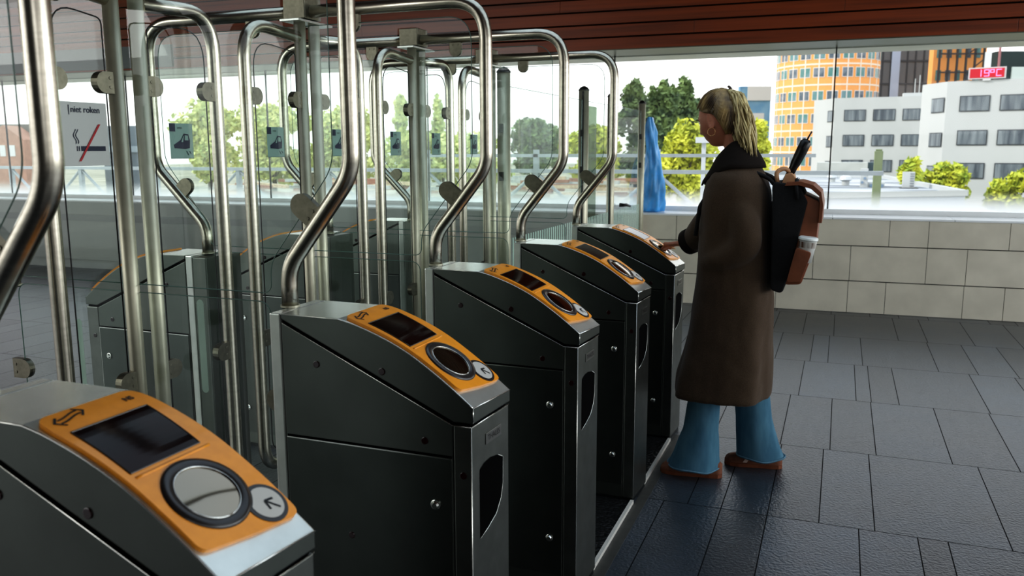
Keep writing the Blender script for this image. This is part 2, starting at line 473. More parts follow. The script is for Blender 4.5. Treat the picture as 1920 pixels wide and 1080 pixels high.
# ------------------------------------------------------------------ tube frames over each gate
MID = -1.06
def arch_pts():
    a = [(-.547, 0, 1.100), (-.547, 0, 1.205), (-.352, 0, 1.445), (-.352, 0, 1.982), (MID + .04, 0, 1.982)]
    return fillet(a, [0, .13, .13, .125, 0], 9)
def clamp_bm(bm, p, d, n, L=.058, R=.027, th=.013):
    """flat rounded glass clamp starting at p, reaching along d, plate normal n"""
    p = Vector(p); d = Vector(d).normalized(); n = Vector(n).normalized(); e = d.cross(n)
    poly = [(0, -R), (L - R, -R)] + [(L - R + R * math.sin(PI * k / 10), -R * math.cos(PI * k / 10)) for k in range(1, 10)] + [(L - R, R), (0, R)]
    prism(bm, poly, lambda u, v, t: p + d * u + e * v + n * t, -th, th)
    for sg in (-1, 1):
        for v in (-.012, .012):
            disc_bm(bm, p + d * .012 + e * v + n * sg * th, n * sg, .0045, .0015, 10)

def make_frame(label, loc):
    t = thing('glass_barrier_frame', label, 'barrier frame', loc, 'tube and glass frames over the gates')
    for sg, nm in ((1, 'front_hoop'), (-1, 'rear_hoop')):
        pts = [Vector((MID + sg * (p.x - MID) + (0.0 if sg > 0 else .036 * max(0, min(1, (1.42 - p.z) / .2))), 0, p.z)) for p in arch_pts()]
        bm = bmesh.new(); tube(bm, pts, .0215, 20); h = from_bm(nm, bm, M['tube'], t, smooth=True)
        bm = bmesh.new(); hx = MID + sg * (-.547 - MID) + (0 if sg > 0 else .036); tube(bm, [(hx, 0, 1.1035), (hx, 0, 1.108)], .025, 20); from_bm('hoop_collar', bm, M['tube_post'], h, smooth=False)
    bm = bmesh.new(); box(bm, MID - .045, MID + .045, -.045, .055, 1.955, 2.03)
    jb = from_bm('junction_box', bm, M['cast'], t, bevel=.003)
    bm = bmesh.new(); box(bm, MID - .04, MID + .04, -.075, .135, 1.944, 1.952); from_bm('flange', bm, M['steel_top'], jb, bevel=.001)
    for y in (-.015, .072):
        bm = bmesh.new(); tube(bm, [(MID, y, 0), (MID, y, 1.945)], .0205, 20); from_bm('post', bm, M['tube_post'], t, smooth=True)
    # upper pane, mirrored about the middle, lower pane
    half = [(-.600, 1.135), (-.600, 1.215), (-.402, 1.46), (-.402, 1.934)]
    poly = half + [(2 * MID - x, z) for x, z in reversed(half)]
    rp = round_poly(poly, [.03, .1, .12, .09, .09, .12, .1, .03], 8)
    bm = bmesh.new(); vs = [bm.verts.new((x, -.003, z)) for x, z in rp]; bm.faces.new(vs)
    pane = from_bm('upper_pane', bm, M['glass'], t)
    bm = bmesh.new(); tube(bm, [(x, -.003, z) for x, z in rp + rp[:1]], .0014, 6); from_bm('pane_edge', bm, M['seam'], pane, smooth=True)
    low = [(-.606, .09), (-.606, 1.112), (2 * MID + .606, 1.112), (2 * MID + .606, .09)]
    rp = round_poly(low, [0.01, .04, .04, .01], 6)
    bm = bmesh.new(); vs = [bm.verts.new((x, -.003, z)) for x, z in rp]; bm.faces.new(vs)
    pane = from_bm('lower_pane', bm, M['glass'], t)
    bm = bmesh.new(); tube(bm, [(x, -.003, z) for x, z in rp + rp[:1]], .0014, 6); from_bm('pane_edge', bm, M['seam'], pane, smooth=True)
    for sg in (1, -1):
        # diagonal clamp, its plate points inward-up from the slanting tube
        c = Vector((MID + sg * (-.449 - MID), 0, 1.325)); dd = Vector((-sg * .776, 0, .63)).normalized()
        bm = bmesh.new(); clamp_bm(bm, c + dd * .014, dd, (0, 1, 0), .078, .030, .009); from_bm('glass_clamp', bm, M['cast'], t)
        bm = bmesh.new(); clamp_bm(bm, (MID + sg * .21, 0, 1.966), (0, 0, -1), (0, 1, 0), .062, .027, .009); from_bm('glass_clamp', bm, M['cast'], t)
        bm = bmesh.new(); clamp_bm(bm, (MID + sg * (-.56 - MID), 0, .85), (-sg, 0, 0), (0, 1, 0), .07, .03, .009); from_bm('glass_clamp', bm, M['cast'], t)
    return t
fl = ['tube and glass frame whose big bent tube fills the left border',
      'tube and glass frame over the second gate, cut by the top of the view',
      'tube and glass frame over the third gate, with a grey junction box',
      'tube and glass frame over the fourth gate, its box against brown wood',
      'farthest tube and glass frame, over the gate the woman is using']
f0 = make_frame(fl[0], (0, 0, 0))
frames = [f0]
for n in range(1, 5):
    g = copy_tree(f0); g.location = (0, n * P, 0); g['label'] = fl[n]; frames.append(g)
bm = bmesh.new()
def stadium(bm, x0, x1, z0, z1, y):
    r = (x1 - x0) / 2; c = (x0 + x1) / 2
    poly = [(c + r * math.cos(PI * k / 10), z1 - r + r * math.sin(PI * k / 10)) for k in range(11)] + [(c - r * math.cos(PI * k / 10), z0 + r - r * math.sin(PI * k / 10)) for k in range(11)]
    bm.faces.new([bm.verts.new((x, y, z)) for x, z in poly])
stadium(bm, -.845, -.822, .845, 1.135 - .03, 0); from_bm('frosted_strip', bm, M['frost'], frames[1]).location = (0, -.006, 0)
bm = bmesh.new(); stadium(bm, -1.29, -1.268, .70, 1.02, 0); from_bm('frosted_strip', bm, M['frost'], frames[1]).location = (0, -.006, 0)

# ------------------------------------------------------------------ swing door leaves
def make_leaf(w, sticker=True):
    """leaf hinged at y=0 reaching to +y"""
    t = thing('swing_door', 'glass swing door', 'gate door', (0, 0, 0), 'glass swing doors between the gates')
    bm = bmesh.new()
    pts = fillet([(0, .02, 1.895), (0, w, 1.915), (0, w, .40), (0, .02, .40)], [0, .115, .09, 0], 9)
    tube(bm, pts, .0205, 18); from_bm('door_tube', bm, M['tube'], t, smooth=True)
    rp = round_poly([(.035, .45), (w - .045, .45), (w - .045, 1.86), (.035, 1.84)], [.02, .05, .09, .02], 6)
    bm = bmesh.new(); bm.faces.new([bm.verts.new((0, y, z)) for y, z in rp])
    pane = from_bm('door_pane', bm, M['glass'], t)
    bm = bmesh.new(); tube(bm, [(0, y, z) for y, z in rp + rp[:1]], .002, 6); from_bm('pane_edge', bm, M['gasket'], pane, smooth=True)
    for z in (1.677, .865):
        for y, d in ((.017, 1), (w - .017, -1)):
            bm = bmesh.new(); clamp_bm(bm, (0, y, z), (0, d, 0), (1, 0, 0), .056, .028, .011); from_bm('glass_clamp', bm, M['cast'], t)
    return t
def add_train(t, y0, flip):
    """small train pictogram on a pane; y0 = centre; faces +x"""
    sg = -1 if flip else 1
    w = .095; h = .1
    bm = bmesh.new(); y = lambda v: y0 + sg * v * 1.0
    L = lambda a, b, x: Vector((x, y(a), 1.529 + b))
    def poly(ps, x): bm.faces.new([bm.verts.new(L(a, b, x)) for a, b in ps])
    poly([(-.047, -.052), (.047, -.052), (.047, .05), (-.047, .05)], .002)
    st = from_bm('train_sticker', bm, M['sticker'], t)
    bm = bmesh.new()
    poly([(-.046, .026), (-.024, .026), (-.024, .049), (-.046, .049)], .003)
    poly([(-.03, -.022), (.012, -.024), (.031, -.022), (.034, .0), (.028, .019), (.010, .021), (-.004, .002), (-.032, -.012)], .003)
    poly([(.016, -.03), (.024, -.042), (.027, -.042), (.019, -.03)], .003)
    poly([(.028, -.03), (.034, -.038), (.037, -.038), (.031, -.03)], .003)
    for i in range(4):
        poly([(-.046, -.0515), (.046, -.0515), (.046, -.0505), (-.046, -.0505)], .003) if i == 0 else None
    from_bm('pictogram', bm, M['ink'], st)
    bm = bmesh.new()
    poly([(.011, .001), (.026, .001), (.025, .015), (.012, .016)], .004)
    poly([(-.004, -.004), (.004, -.004), (.008, .014), (.006, .014)], .004)
    from_bm('pictogram_windows', bm, M['sticker'], st)
    bm = bmesh.new()
    add_text(bm, 'trein', .010, lambda a, b: Vector((.0032, y0 + (a if not flip else a) + sg * -.006, 1.529 + .037 + b)))
    from_bm('sticker_text', bm, M['inkblack'], st)
ll = {}
PY = {n: n * P + .0285 for n in range(5)}
names_A = ['nearest glass swing door, at the lower left behind the big bent tube', 'glass swing door on the right of the first pair of posts, with a train sticker',
           'glass swing door right of the posts under the nearest junction box', 'glass swing door on the right of the third pair of posts, with a narrow train sticker']
for n in range(0, 4):
    lf = make_leaf(.302); lf.location = (MID, PY[n] + .043, 0); lf['label'] = names_A[n]
    add_train(lf, .14, False)
names_B = {1: 'glass swing door left of the first pair of posts, carrying the no smoking sign', 2: 'glass swing door with train sticker, reaching left from the posts under the nearest junction box',
           3: 'glass swing door with train sticker, reaching left from the posts under the second junction box', 4: 'farthest glass swing door, reaching left from the last posts beside the frame tube'}
for n in range(1, 5):
    w = .235 if n == 1 else .312
    lf = make_leaf(w); lf.rotation_euler = (0, 0, PI); lf.location = (MID, PY[n] - .043, 0); lf['label'] = names_B[n]
    if n > 1:
        # children are rotated with the leaf, so the sticker is written on the far face of its local frame
        st = bpy.data.objects.new('sticker_mount', None)
        bpy.data.objects.remove(st)
        add_train(lf, .17, True)
        for ch in [c for c in bpy.data.objects if c.parent == lf and c.name.startswith('train_sticker')]:
            ch.location = (-.006, 0, 0)
            for g in [c for c in bpy.data.objects if c.parent == ch]:
                g.location = (-.0 if 'windows' not in g.name else -.002, 0, 0)
        # local x is reversed: mirror the sticker depth
        for ch in [c for c in bpy.data.objects if c.parent == lf and c.name.startswith('train_sticker')]:
            for ob in [ch] + [c for c in bpy.data.objects if c.parent == ch]:
                me = ob.data.copy(); ob.data = me; ob.location = (0, 0, 0)
                for v in me.vertices: v.co.x = -v.co.x
                if 'text' in ob.name:
                    ys = [v.co.y for v in me.vertices]; c = (min(ys) + max(ys)) / 2
                    for v in me.vertices: v.co.y = 2 * c - v.co.y

# no smoking sign
t = thing('no_smoking_sign', 'square white niet roken no smoking sign with red slash, on the glass at left', 'sign', (MID + .012, 0, 0))
W0, W1, Z0, Z1 = .632, .776, 1.462, 1.622
bm = bmesh.new(); box(bm, -.001, .001, W0, W1, Z0, Z1); from_bm('sign_board', bm, M['sign'], t)
bm = bmesh.new()
add_text(bm, 'niet roken', .0215, lambda a, b: Vector((.0022, .709 + a, 1.603 + b)), .0003)
from_bm('sign_text', bm, M['ink'], t)
bm = bmesh.new()
def q(ps, x=.002): bm.faces.new([bm.verts.new((x, a, b)) for a, b in ps])
q([(.6575, 1.590), (.660, 1.590), (.660, 1.614), (.6575, 1.614)]); from_bm('divider_bar', bm, M['ink'], t); bm = bmesh.new()
q([(.687, 1.500), (.764, 1.500), (.764, 1.512), (.687, 1.512)])
from_bm('cigarette_bar', bm, M['ink'], t); bm = bmesh.new()
for y in (.674, .680): q([(y, 1.500), (y + .003, 1.500), (y + .003, 1.512), (y, 1.512)])
from_bm('ash_bars', bm, M['ink'], t); bm = bmesh.new()
for y in (.669, .676):
    pts = [(y + .004 * math.sin(k * .9 + .5) , 1.518 + k * .0045) for k in range(9)]
    for a, b in zip(pts[:-1], pts[1:]): q([(a[0], a[1]), (a[0] + .0028, a[1]), (b[0] + .0028, b[1]), (b[0], b[1])])
from_bm('smoke_lines', bm, M['ink'], t)
bm = bmesh.new(); q([(.677, 1.474), (.684, 1.474), (.752, 1.568), (.745, 1.568)], .003); from_bm('red_slash', bm, M['red'], t)

# ------------------------------------------------------------------ glass fence to the back wall
t = thing('glass_fence', 'glass fence on round black-capped steel posts between last gate and tiled wall', 'fence', (MID, 0, 0))
ys = [3.62, 5.229, 6.044, 7.20]
for i, y in enumerate(ys):
    bm = bmesh.new(); tube(bm, [(0, y, 0), (0, y, 1.93)], .038 if i < 2 else .033, 22); po = from_bm('post', bm, M['tube_post'], t, smooth=True)
    bm = bmesh.new(); tube(bm, [(0, y, 1.93), (0, y, 1.937), (0, y, 1.955), (0, y, 1.964)], .03, 22, radii=[.041, .041, .026, .006] if i < 2 else [.036, .036, .022, .005]); from_bm('post_cap', bm, M['gasket'], po)
    bm = bmesh.new()
    for z in (1.62, 1.35, .5): box(bm, -.012, .012, y - .052, y - .03, z - .025, z + .025)
    from_bm('pane_clip', bm, M['gasket'], po, bevel=.002)
    if i in (1, 2):
        bm = bmesh.new(); box(bm, .0, .012, y - .047, y - .037, .1, 1.925); from_bm('gasket_strip', bm, M['gasket'], po)
for a, b in zip(ys[:-1], ys[1:]):
    bm = bmesh.new(); bm.faces.new([bm.verts.new(v) for v in ((0, a + .05, .12), (0, b - .05, .12), (0, b - .05, 1.86), (0, a + .05, 1.86))])
    pn = from_bm('fence_pane', bm, M['glass_fence'], t)
    bm = bmesh.new(); tube(bm, [(0, a + .05, .12), (0, a + .05, 1.86), (0, b - .05, 1.86), (0, b - .05, .12)], .0025, 6); from_bm('pane_edge', bm, M['seam'], pn)
    bm = bmesh.new(); y = a + .08
    while y < b - .07: box(bm, .003, .004, y, y + .018, .2, .98); y += .045
    o = from_bm('frosted_stripes', bm, M['frost'], pn)
bm = bmesh.new(); tube(bm, [(.02, 6.30, 1.02), (.06, 6.30, 1.02), (.07, 6.34, 1.02), (.07, 6.48, 1.0)], .013, 10, radii=[.018, .014, .014, .01]); from_bm('black_handle', bm, M['black'], t, smooth=True)
bm = bmesh.new(); bm.faces.new([bm.verts.new(v) for v in ((-.02, 5.31, .95), (-.02, 5.66, .95), (-.02, 5.66, 1.83), (-.02, 5.31, 1.83))])
from_bm('reflection_strip', bm, glass_mat('dark green reflection', (.16, .22, .13, 1), .6), t)  # green reflection in overlapping glass, painted as a dark sheet

# ------------------------------------------------------------------ floor
def floor_mat():
    m = bpy.data.materials.new('slate floor tiles'); m.use_nodes = True; nt = m.node_tree; b = nt.nodes['Principled BSDF']
    at = nt.nodes.new('ShaderNodeAttribute'); at.attribute_name = 'tone'
    tc = nt.nodes.new('ShaderNodeTexCoord'); nz = nt.nodes.new('ShaderNodeTexNoise'); nz.inputs['Scale'].default_value = 3.; nz.inputs['Detail'].default_value = 8; nz.inputs['Roughness'].default_value = .7
    nt.links.new(tc.outputs['Object'], nz.inputs['Vector'])
    mx = nt.nodes.new('ShaderNodeMix'); mx.data_type = 'RGBA'; mx.inputs[6].default_value = lin((26, 28, 31)); mx.inputs[7].default_value = lin((76, 88, 100))
    ad = nt.nodes.new('ShaderNodeMath'); ad.operation = 'MULTIPLY'; nt.links.new(at.outputs['Fac'], ad.inputs[0]); nt.links.new(nz.outputs[0], ad.inputs[1])
    nt.links.new(ad.outputs[0], mx.inputs[0]); nt.links.new(mx.outputs[2], b.inputs['Base Color'])
    n2 = nt.nodes.new('ShaderNodeTexNoise'); n2.inputs['Scale'].default_value = 75; n2.inputs['Detail'].default_value = 6; nt.links.new(tc.outputs['Object'], n2.inputs['Vector'])
    bp = nt.nodes.new('ShaderNodeBump'); bp.inputs['Strength'].default_value = .6; bp.inputs['Distance'].default_value = .006
    nt.links.new(n2.outputs[0], bp.inputs['Height']); nt.links.new(bp.outputs[0], b.inputs['Normal'])
    mr = nt.nodes.new('ShaderNodeMapRange'); mr.inputs[1].default_value = .3; mr.inputs[2].default_value = .7; mr.inputs[3].default_value = .27; mr.inputs[4].default_value = .33
    nt.links.new(nz.outputs[0], mr.inputs[0]); nt.links.new(mr.outputs[0], b.inputs['Roughness'])
    b.inputs['Specular IOR Level'].default_value = 1.0; b.inputs['IOR'].default_value = 1.65
    return m
rows = {2.515: [.22, .36, .548, .75, .96, 1.44], 3.43: [.2, .54, .78, .995, 1.334, 1.62], 4.38: [.25, .585, .915, 1.0, 1.153, 1.63, 1.9], 5.30: [.38, .62, .74, .97, 1.45], 1.59: [.36, .548, .90, 1.113, 1.22, 1.68]}
rnd = random.Random(3)
bm = bmesh.new(); tone = bm.faces.layers.float.new('tone')
g = .0022
fr_ = [1.59 + .93 * k for k in range(-6, 9)]
ylist = [-4.9, -3.97, -3.04, -2.11, -1.19, -.26, .66, 1.59, 2.515, 3.43, 4.38, 5.30, 6.24, 7.20, 7.6]
for ya, yb in zip(ylist[:-1], ylist[1:]):
    js = rows.get(ya)
    xs = []
    base = js[:] if js else [.2 + rnd.random() * .3]
    x = base[0]
    left = []
    while x > -15: x -= rnd.choice([.21, .24, .33, .48]); left.append(x)
    x = base[-1]; right = []
    while x < 7: x += rnd.choice([.21, .24, .33, .48]); right.append(x)
    xs = left[::-1] + base + right
    for xa, xb in zip(xs[:-1], xs[1:]):
        v = [bm.verts.new(c) for c in ((xa + g, ya + g, 0), (xb - g, ya + g, 0), (xb - g, yb - g, 0), (xa + g, yb - g, 0))]
        f_ = bm.faces.new(v); f_[tone] = .5 + rnd.random() * 1.0; f_.material_index = 0
box(bm, -15.5, 7.5, -5.2, 7.6, -.12, -.003, 1)
fl_ = from_bm('floor', bm, mats=[floor_mat(), mat('floor joints', (14, 15, 16), .8)]); struct(fl_)
# tread plates and thresholds between the gates
def tread_mat():
    m = mat('tread plate', (30, 31, 32), .38, .3); nt = m.node_tree; b = nt.nodes['Principled BSDF']
    tc = nt.nodes.new('ShaderNodeTexCoord'); v = nt.nodes.new('ShaderNodeTexVoronoi'); v.inputs['Scale'].default_value = 55
    nt.links.new(tc.outputs['Object'], v.inputs['Vector']); bp = nt.nodes.new('ShaderNodeBump'); bp.inputs['Strength'].default_value = .8; bp.inputs['Distance'].default_value = .01; bp.invert = True
    nt.links.new(v.outputs['Distance'], bp.inputs['Height']); nt.links.new(bp.outputs[0], b.inputs['Normal']); return m
TM = tread_mat()
tl = ['treadplate threshold with a bright edge, between the nearest two gates', 'treadplate threshold with a bright edge, between the second and third gates', 'treadplate threshold with a bright edge, between the third and fourth gates', 'treadplate threshold with a bright edge, by the shoe of the woman']
for n in range(4):
    t = thing('threshold_plate', tl[n], 'floor plate', (0, n * P, 0), 'treadplates between the gates')
    bm = bmesh.new(); box(bm, -.50, -.006, Y1 + .005, P + Y0 - .005, 0.0, .012); from_bm('tread_plate', bm, TM, t)
    bm = bmesh.new(); box(bm, -.010, .004, Y1 + .005, P + Y0 - .005, .0, .016); from_bm('edge_strip', bm, M['strip'], t)
    bm = bmesh.new(); box(bm, .006, .05, Y1 - .1, P + Y0 + .1, 0, .0015); from_bm('sealant_band', bm, mat('cement band', (70, 70, 66), .5, var=.2, scale=15), t)

# ------------------------------------------------------------------ back wall, sill, window band (turned by a small angle)
WS = .0256; WY = 7.3268
WA = math.atan(WS)
wroot_loc = Vector((0, WY, 0))
def wobj(name, bm, m=None, mats=None, bevel=0, parent=None, kind=True):
    o = from_bm(name, bm, m, parent, mats=mats, bevel=bevel)
    if not parent: o.location = wroot_loc; o.rotation_euler = (0, 0, WA)
    if kind and not parent: o['kind'] = 'structure'
    return o
bm = bmesh.new()
box(bm, -1.25, 5.2, .012, .2, 0, .86, 1)
rowz = [(.0, .293, .87), (.299, .618, 1.51), (.624, .862, 1.19)]
for z0, z1, a in rowz:
    js = []
    for k in range(-4, 6): js += [a + .955 * k, a + .32 + .955 * k]
    js = [-1.25] + [j for j in sorted(js) if -1.2 < j < 5.1] + [5.2]
    for xa, xb in zip(js[:-1], js[1:]): box(bm, xa + .0022, xb - .0022, 0, .014, z0 + .003, z1, 0)
wb = wobj('wall_back', bm, mats=[M['tile'], M['grout']])
bm = bmesh.new(); box(bm, -15, -1.25, .0, .2, 0.12, .86); box(bm, -15, -1.25, .06, .2, 0, .12)
wobj('wall_back_left', bm, M['greywall'])
bm = bmesh.new(); box(bm, -15, -1.25, -.02, .0, .62, .70, 0); wobj('trim_1', bm, mat('wall shading band', (150, 154, 152), .4))  # horizontal shading band, put on the wall as a thin strip
GP = .46   # glass plane behind the wall face
bm = bmesh.new()
for k in range(-15, 6): box(bm, k * 1.005 - .3, k * 1.005 + .7, -.012, GP, .862, .88)
wobj('trim_2', bm, M['white'], bevel=.002)
bm = bmesh.new(); box(bm, -15, 5.5, GP - .02, GP + .08, .88, .925); wobj('trim_3', bm, M['white'])
bm = bmesh.new(); box(bm, -15, 5.5, GP + .05, GP + .5, 2.435, 2.50); wobj('trim_4', bm, M['lintel'])
# grey soffit box over the left end
bm = bmesh.new(); box(bm, -15, -6.6, -.1, .3, 2.47, 2.72); wobj('trim_5', bm, mat('grey soffit', (118, 124, 124), .5, var=.06, scale=1))
mulls = [.665 - 2.012 * k for k in range(-3, 8)]
mulls = sorted([.758 + (x - .758) * 1.056 for x in mulls])
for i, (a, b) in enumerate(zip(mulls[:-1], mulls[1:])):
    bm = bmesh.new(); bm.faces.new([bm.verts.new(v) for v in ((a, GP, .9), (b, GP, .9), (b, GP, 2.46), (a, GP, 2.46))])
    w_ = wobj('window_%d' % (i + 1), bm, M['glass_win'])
    bm = bmesh.new(); box(bm, b - .006, b + .006, GP - .01, GP + .01, .9, 2.46); wobj('pane_joint', bm, M['gasket'], parent=w_)
# wooden slats above the window
bm = bmesh.new(); z = 2.452; i = 0
while z < 3.3:
    xs = [-15, -9.2, -4.1, -1.9 + (i % 3) * 1.3, 2.05 + (i % 2) * 1.7, 6]
    for a, b in zip(xs[:-1], xs[1:]): box(bm, a + .001, b - .001, -.06, -.035, z, z + .108)
    z += .1215; i += 1
box(bm, -15, 6, -.035, -.02, 2.46, 3.35, 1)
wobj('wall_back_cladding', bm, mats=[M['wood'], M['gap']], bevel=.003)
bm = bmesh.new(); box(bm, -15, 6, -.065, GP + .05, 2.443, 2.452); box(bm, -15, 6, -.02, GP + .3, 2.452, 2.7); wobj('trim_6', bm, mat('greenish steel edge', (98, 102, 88), .35, .6))
# ceiling and other walls
SK = (-1.6, 6.2, .9, 3.7)    # roof opening
bm = bmesh.new(); box(bm, -15.5, 7.5, -5.2, SK[2], 3.3, 3.5); box(bm, -15.5, 7.5, SK[3], 7.9, 3.3, 3.5); box(bm, -15.5, SK[0], SK[2], SK[3], 3.3, 3.5); box(bm, SK[1], 7.5, SK[2], SK[3], 3.3, 3.5)
for k in range(40):
    ya = -5 + k * .31
    if ya + .28 < SK[2] or ya > SK[3]: box(bm, -15, 7, ya, ya + .28, 3.27, 3.30, 1)
    else: box(bm, -15, SK[0] - .02, ya, ya + .28, 3.27, 3.30, 1)
struct(from_bm('ceiling', bm, mats=[M['darkceil'], mat('ceiling wood', (80, 38, 20), .4, var=.2, scale=3)]))
for i in range(3):
    bm = bmesh.new(); x = SK[0] + 1.95 * (i + 1); box(bm, x - .04, x + .04, SK[2], SK[3], 3.3, 3.48); struct(from_bm('trim_%d' % (10 + i), bm, M['steel_top']))
bm = bmesh.new(); bm.faces.new([bm.verts.new(v) for v in ((SK[0], SK[2], 3.5), (SK[1], SK[2], 3.5), (SK[1], SK[3], 3.5), (SK[0], SK[3], 3.5))]); struct(from_bm('window_20', bm, glass_mat('roof glass', (.55, .6, .64, 1), .3)))
bm = bmesh.new(); box(bm, -15.5, -15.2, -5.2, 7.6, 0, .7); struct(from_bm('wall_left', bm, mat('left wall paint', (150, 152, 148), .6, var=.05)))
bm = bmesh.new(); box(bm, -3.2, 7.5, -5.4, -5.2, 0, 3.3); box(bm, -15.5, -3.2, -5.4, -5.2, 0, .3); struct(from_bm('wall_front', bm, mat('dim wall', (62, 62, 58), .6, var=.1)))
bm = bmesh.new(); box(bm, 7.2, 7.4, -5.2, 7.6, 0, .5); box(bm, 7.2, 7.4, -5.2, 7.6, 2.9, 3.3); struct(from_bm('wall_right', bm, M['greywall']))

# ------------------------------------------------------------------ blue cloth on the sill
bm = bmesh.new(); n = 40; rings = []
for k in range(26):
    v = k / 25; z = .885 + v * .93
    wx = .05 * (1 - v) ** .8 + .05 + .012 * math.sin(v * 7); cx = -1.0 + .02 * math.sin(v * 5) - .02 * v
    if k > 21: wx *= 1 - (k - 21) / 6
    ring = []
    for j in range(n):
        a = 2 * PI * j / n
        rr = 1 + .16 * math.sin(a * 5 + v * 9) + .08 * math.sin(a * 9 - v * 14) + .1 * noise.noise((math.cos(a) * 2, math.sin(a) * 2, v * 6))
        ring.append(bm.verts.new((cx + wx * rr * math.cos(a), .22 + .09 * rr * math.sin(a), z)))
    rings.append(ring)
for A_, B_ in zip(rings[:-1], rings[1:]):
    for k in range(n): bm.faces.new((A_[k], A_[(k + 1) % n], B_[(k + 1) % n], B_[k]))
bm.faces.new(rings[0]); bm.faces.new(rings[-1])
bl = from_bm('blue_cloth_bag', bm, mat('blue sheet', (84, 168, 232), .35, var=.22, scale=6, bump=.1), smooth=True)
bl.location = wroot_loc; bl.rotation_euler = (0, 0, WA)
tag(bl, 'tall crumpled blue plastic cover standing on the white sill beside the last fence post', 'cover')

# ------------------------------------------------------------------ the woman
def eval_mesh(o):
    dg = bpy.context.evaluated_depsgraph_get(); dg.update()
    me = bpy.data.meshes.new_from_object(o.evaluated_get(dg)); return me

def skin_obj(chains, sub=2):
    """chains: list of lists of (pos, radius). one object per chain, joined in a bmesh afterwards"""
    bm = bmesh.new()
    for ch in chains:
        # simple tapered tube with round ends, finely sampled
        pts = [Vector(p) for p, r in ch]; rad = [r for p, r in ch]
        P_, R_ = [], []
        for i in range(len(pts) - 1):
            p0 = pts[i - 1] if i else pts[i] * 2 - pts[i + 1]; p1 = pts[i]; p2 = pts[i + 1]; p3 = pts[i + 2] if i + 2 < len(pts) else p2 * 2 - p1
            m = 6
            for k in range(m):
                t = k / m
                P_.append(.5 * ((2 * p1) + (p2 - p0) * t + (2 * p0 - 5 * p1 + 4 * p2 - p3) * t * t + (3 * p1 - p0 - 3 * p2 + p3) * t ** 3))
                R_.append(rad[i] * (1 - t) + rad[i + 1] * t)
        P_.append(pts[-1]); R_.append(rad[-1])
        # round ends
        d0 = (P_[0] - P_[1]).normalized(); d1 = (P_[-1] - P_[-2]).normalized()
        pre = [(P_[0] + d0 * R_[0] * s, R_[0] * math.sqrt(max(0.02, 1 - s * s))) for s in (.97, .8, .45)]
        post = [(P_[-1] + d1 * R_[-1] * s, R_[-1] * math.sqrt(max(0.02, 1 - s * s))) for s in (.45, .8, .97)]
        P2 = [p for p, r in pre] + P_ + [p for p, r in post]; R2 = [r for p, r in pre] + R_ + [r for p, r in post]
        tube(bm, P2, 1, 16, radii=R2)
    return bm

def remesh(bm, voxel, smooth_it=4, fac=.5):
    bmesh.ops.recalc_face_normals(bm, faces=bm.faces)
    me = bpy.data.meshes.new('tmp'); bm.to_mesh(me); bm.free()
    o = bpy.data.objects.new('tmp', me); COL.objects.link(o)
    md = o.modifiers.new('r', 'REMESH'); md.mode = 'VOXEL'; md.voxel_size = voxel; md.use_smooth_shade = True
    if smooth_it:
        s = o.modifiers.new('s', 'SMOOTH'); s.iterations = smooth_it; s.factor = fac
    out = eval_mesh(o); bpy.data.objects.remove(o)
    for p in out.polygons: p.use_smooth = True
    out.materials.clear()
    return out

BX, BY = .31, 2.95
per = thing('person', 'woman in a long dark brown coat and blue flared jeans, reaching to the farthest gate', 'person', (BX, BY, 0))
def L(x, y, z): return Vector((x - BX, y - BY, z))

# head in its own frame: face towards +u, up z, side v (left = +v)
HYAW = math.radians(180 - 27); HP = math.radians(17)
Hc = Vector((.240 - BX, 2.955 - BY, 1.632))
Hrot = Matrix.Rotation(HYAW, 3, 'Z') @ Matrix.Rotation(HP, 3, 'Y')
def H(u, v, w_): return Hc + Hrot @ (Vector((u, v, w_)) * 1.06)
hb = bmesh.new(); nu, nv = 56, 44
def headpt(th, ph):
    # th around z from face direction, ph from top
    x = math.sin(ph) * math.cos(th); y = math.sin(ph) * math.sin(th); z = math.cos(ph)
    u = x * .094; v = y * .073; w_ = z * .112
    if z < 0:
        # jaw narrows, chin comes forward
        k = -z; v *= 1 - .38 * k ** 1.3
        if x > 0: u *= 1 - .10 * k; 
        else: u *= 1 - .45 * k ** 1.2
        u += .012 * k
    fr = max(0, x)
    # forehead, brow, eye sockets, nose, lips, chin
    def bump(cu, cv, s1, s2, a):
        return a * math.exp(-((w_ - cu) / s1) ** 2 - ((v - cv) / s2) ** 2) if x > .2 else 0
    d = bump(-.016, 0, .020, .010, .012) + bump(-.030, 0, .010, .011, .014) + bump(.004, 0, .02, .008, .006)
    d += bump(-.058, 0, .007, .018, .006) + bump(-.069, 0, .006, .016, .005) - bump(-.0635, 0, .0025, .02, .003)
    d += bump(-.095, 0, .014, .02, .009)
    for sg in (-1, 1):
        d -= bump(.002, sg * .031, .011, .014, .010); d += bump(.001, sg * .031, .006, .009, .005)
        d += bump(.020, sg * .03, .007, .02, .004); d += bump(-.03, sg * .042, .018, .016, .004)
    u += d
    return u, v, w_
rg = []
for i in range(1, nv):
    ph = PI * i / nv
    rg.append([hb.verts.new(H(*headpt(2 * PI * j / nu, ph))) for j in range(nu)])
tp = hb.verts.new(H(*headpt(0, 0.0001))); bt = hb.verts.new(H(*headpt(0, PI - .0001)))
for A_, B_ in zip(rg[:-1], rg[1:]):
    for k in range(nu): hb.faces.new((A_[k], A_[(k + 1) % nu], B_[(k + 1) % nu], B_[k]))
for k in range(nu): hb.faces.new((tp, rg[0][k], rg[0][(k + 1) % nu])); hb.faces.new((bt, rg[-1][(k + 1) % nu], rg[-1][k]))
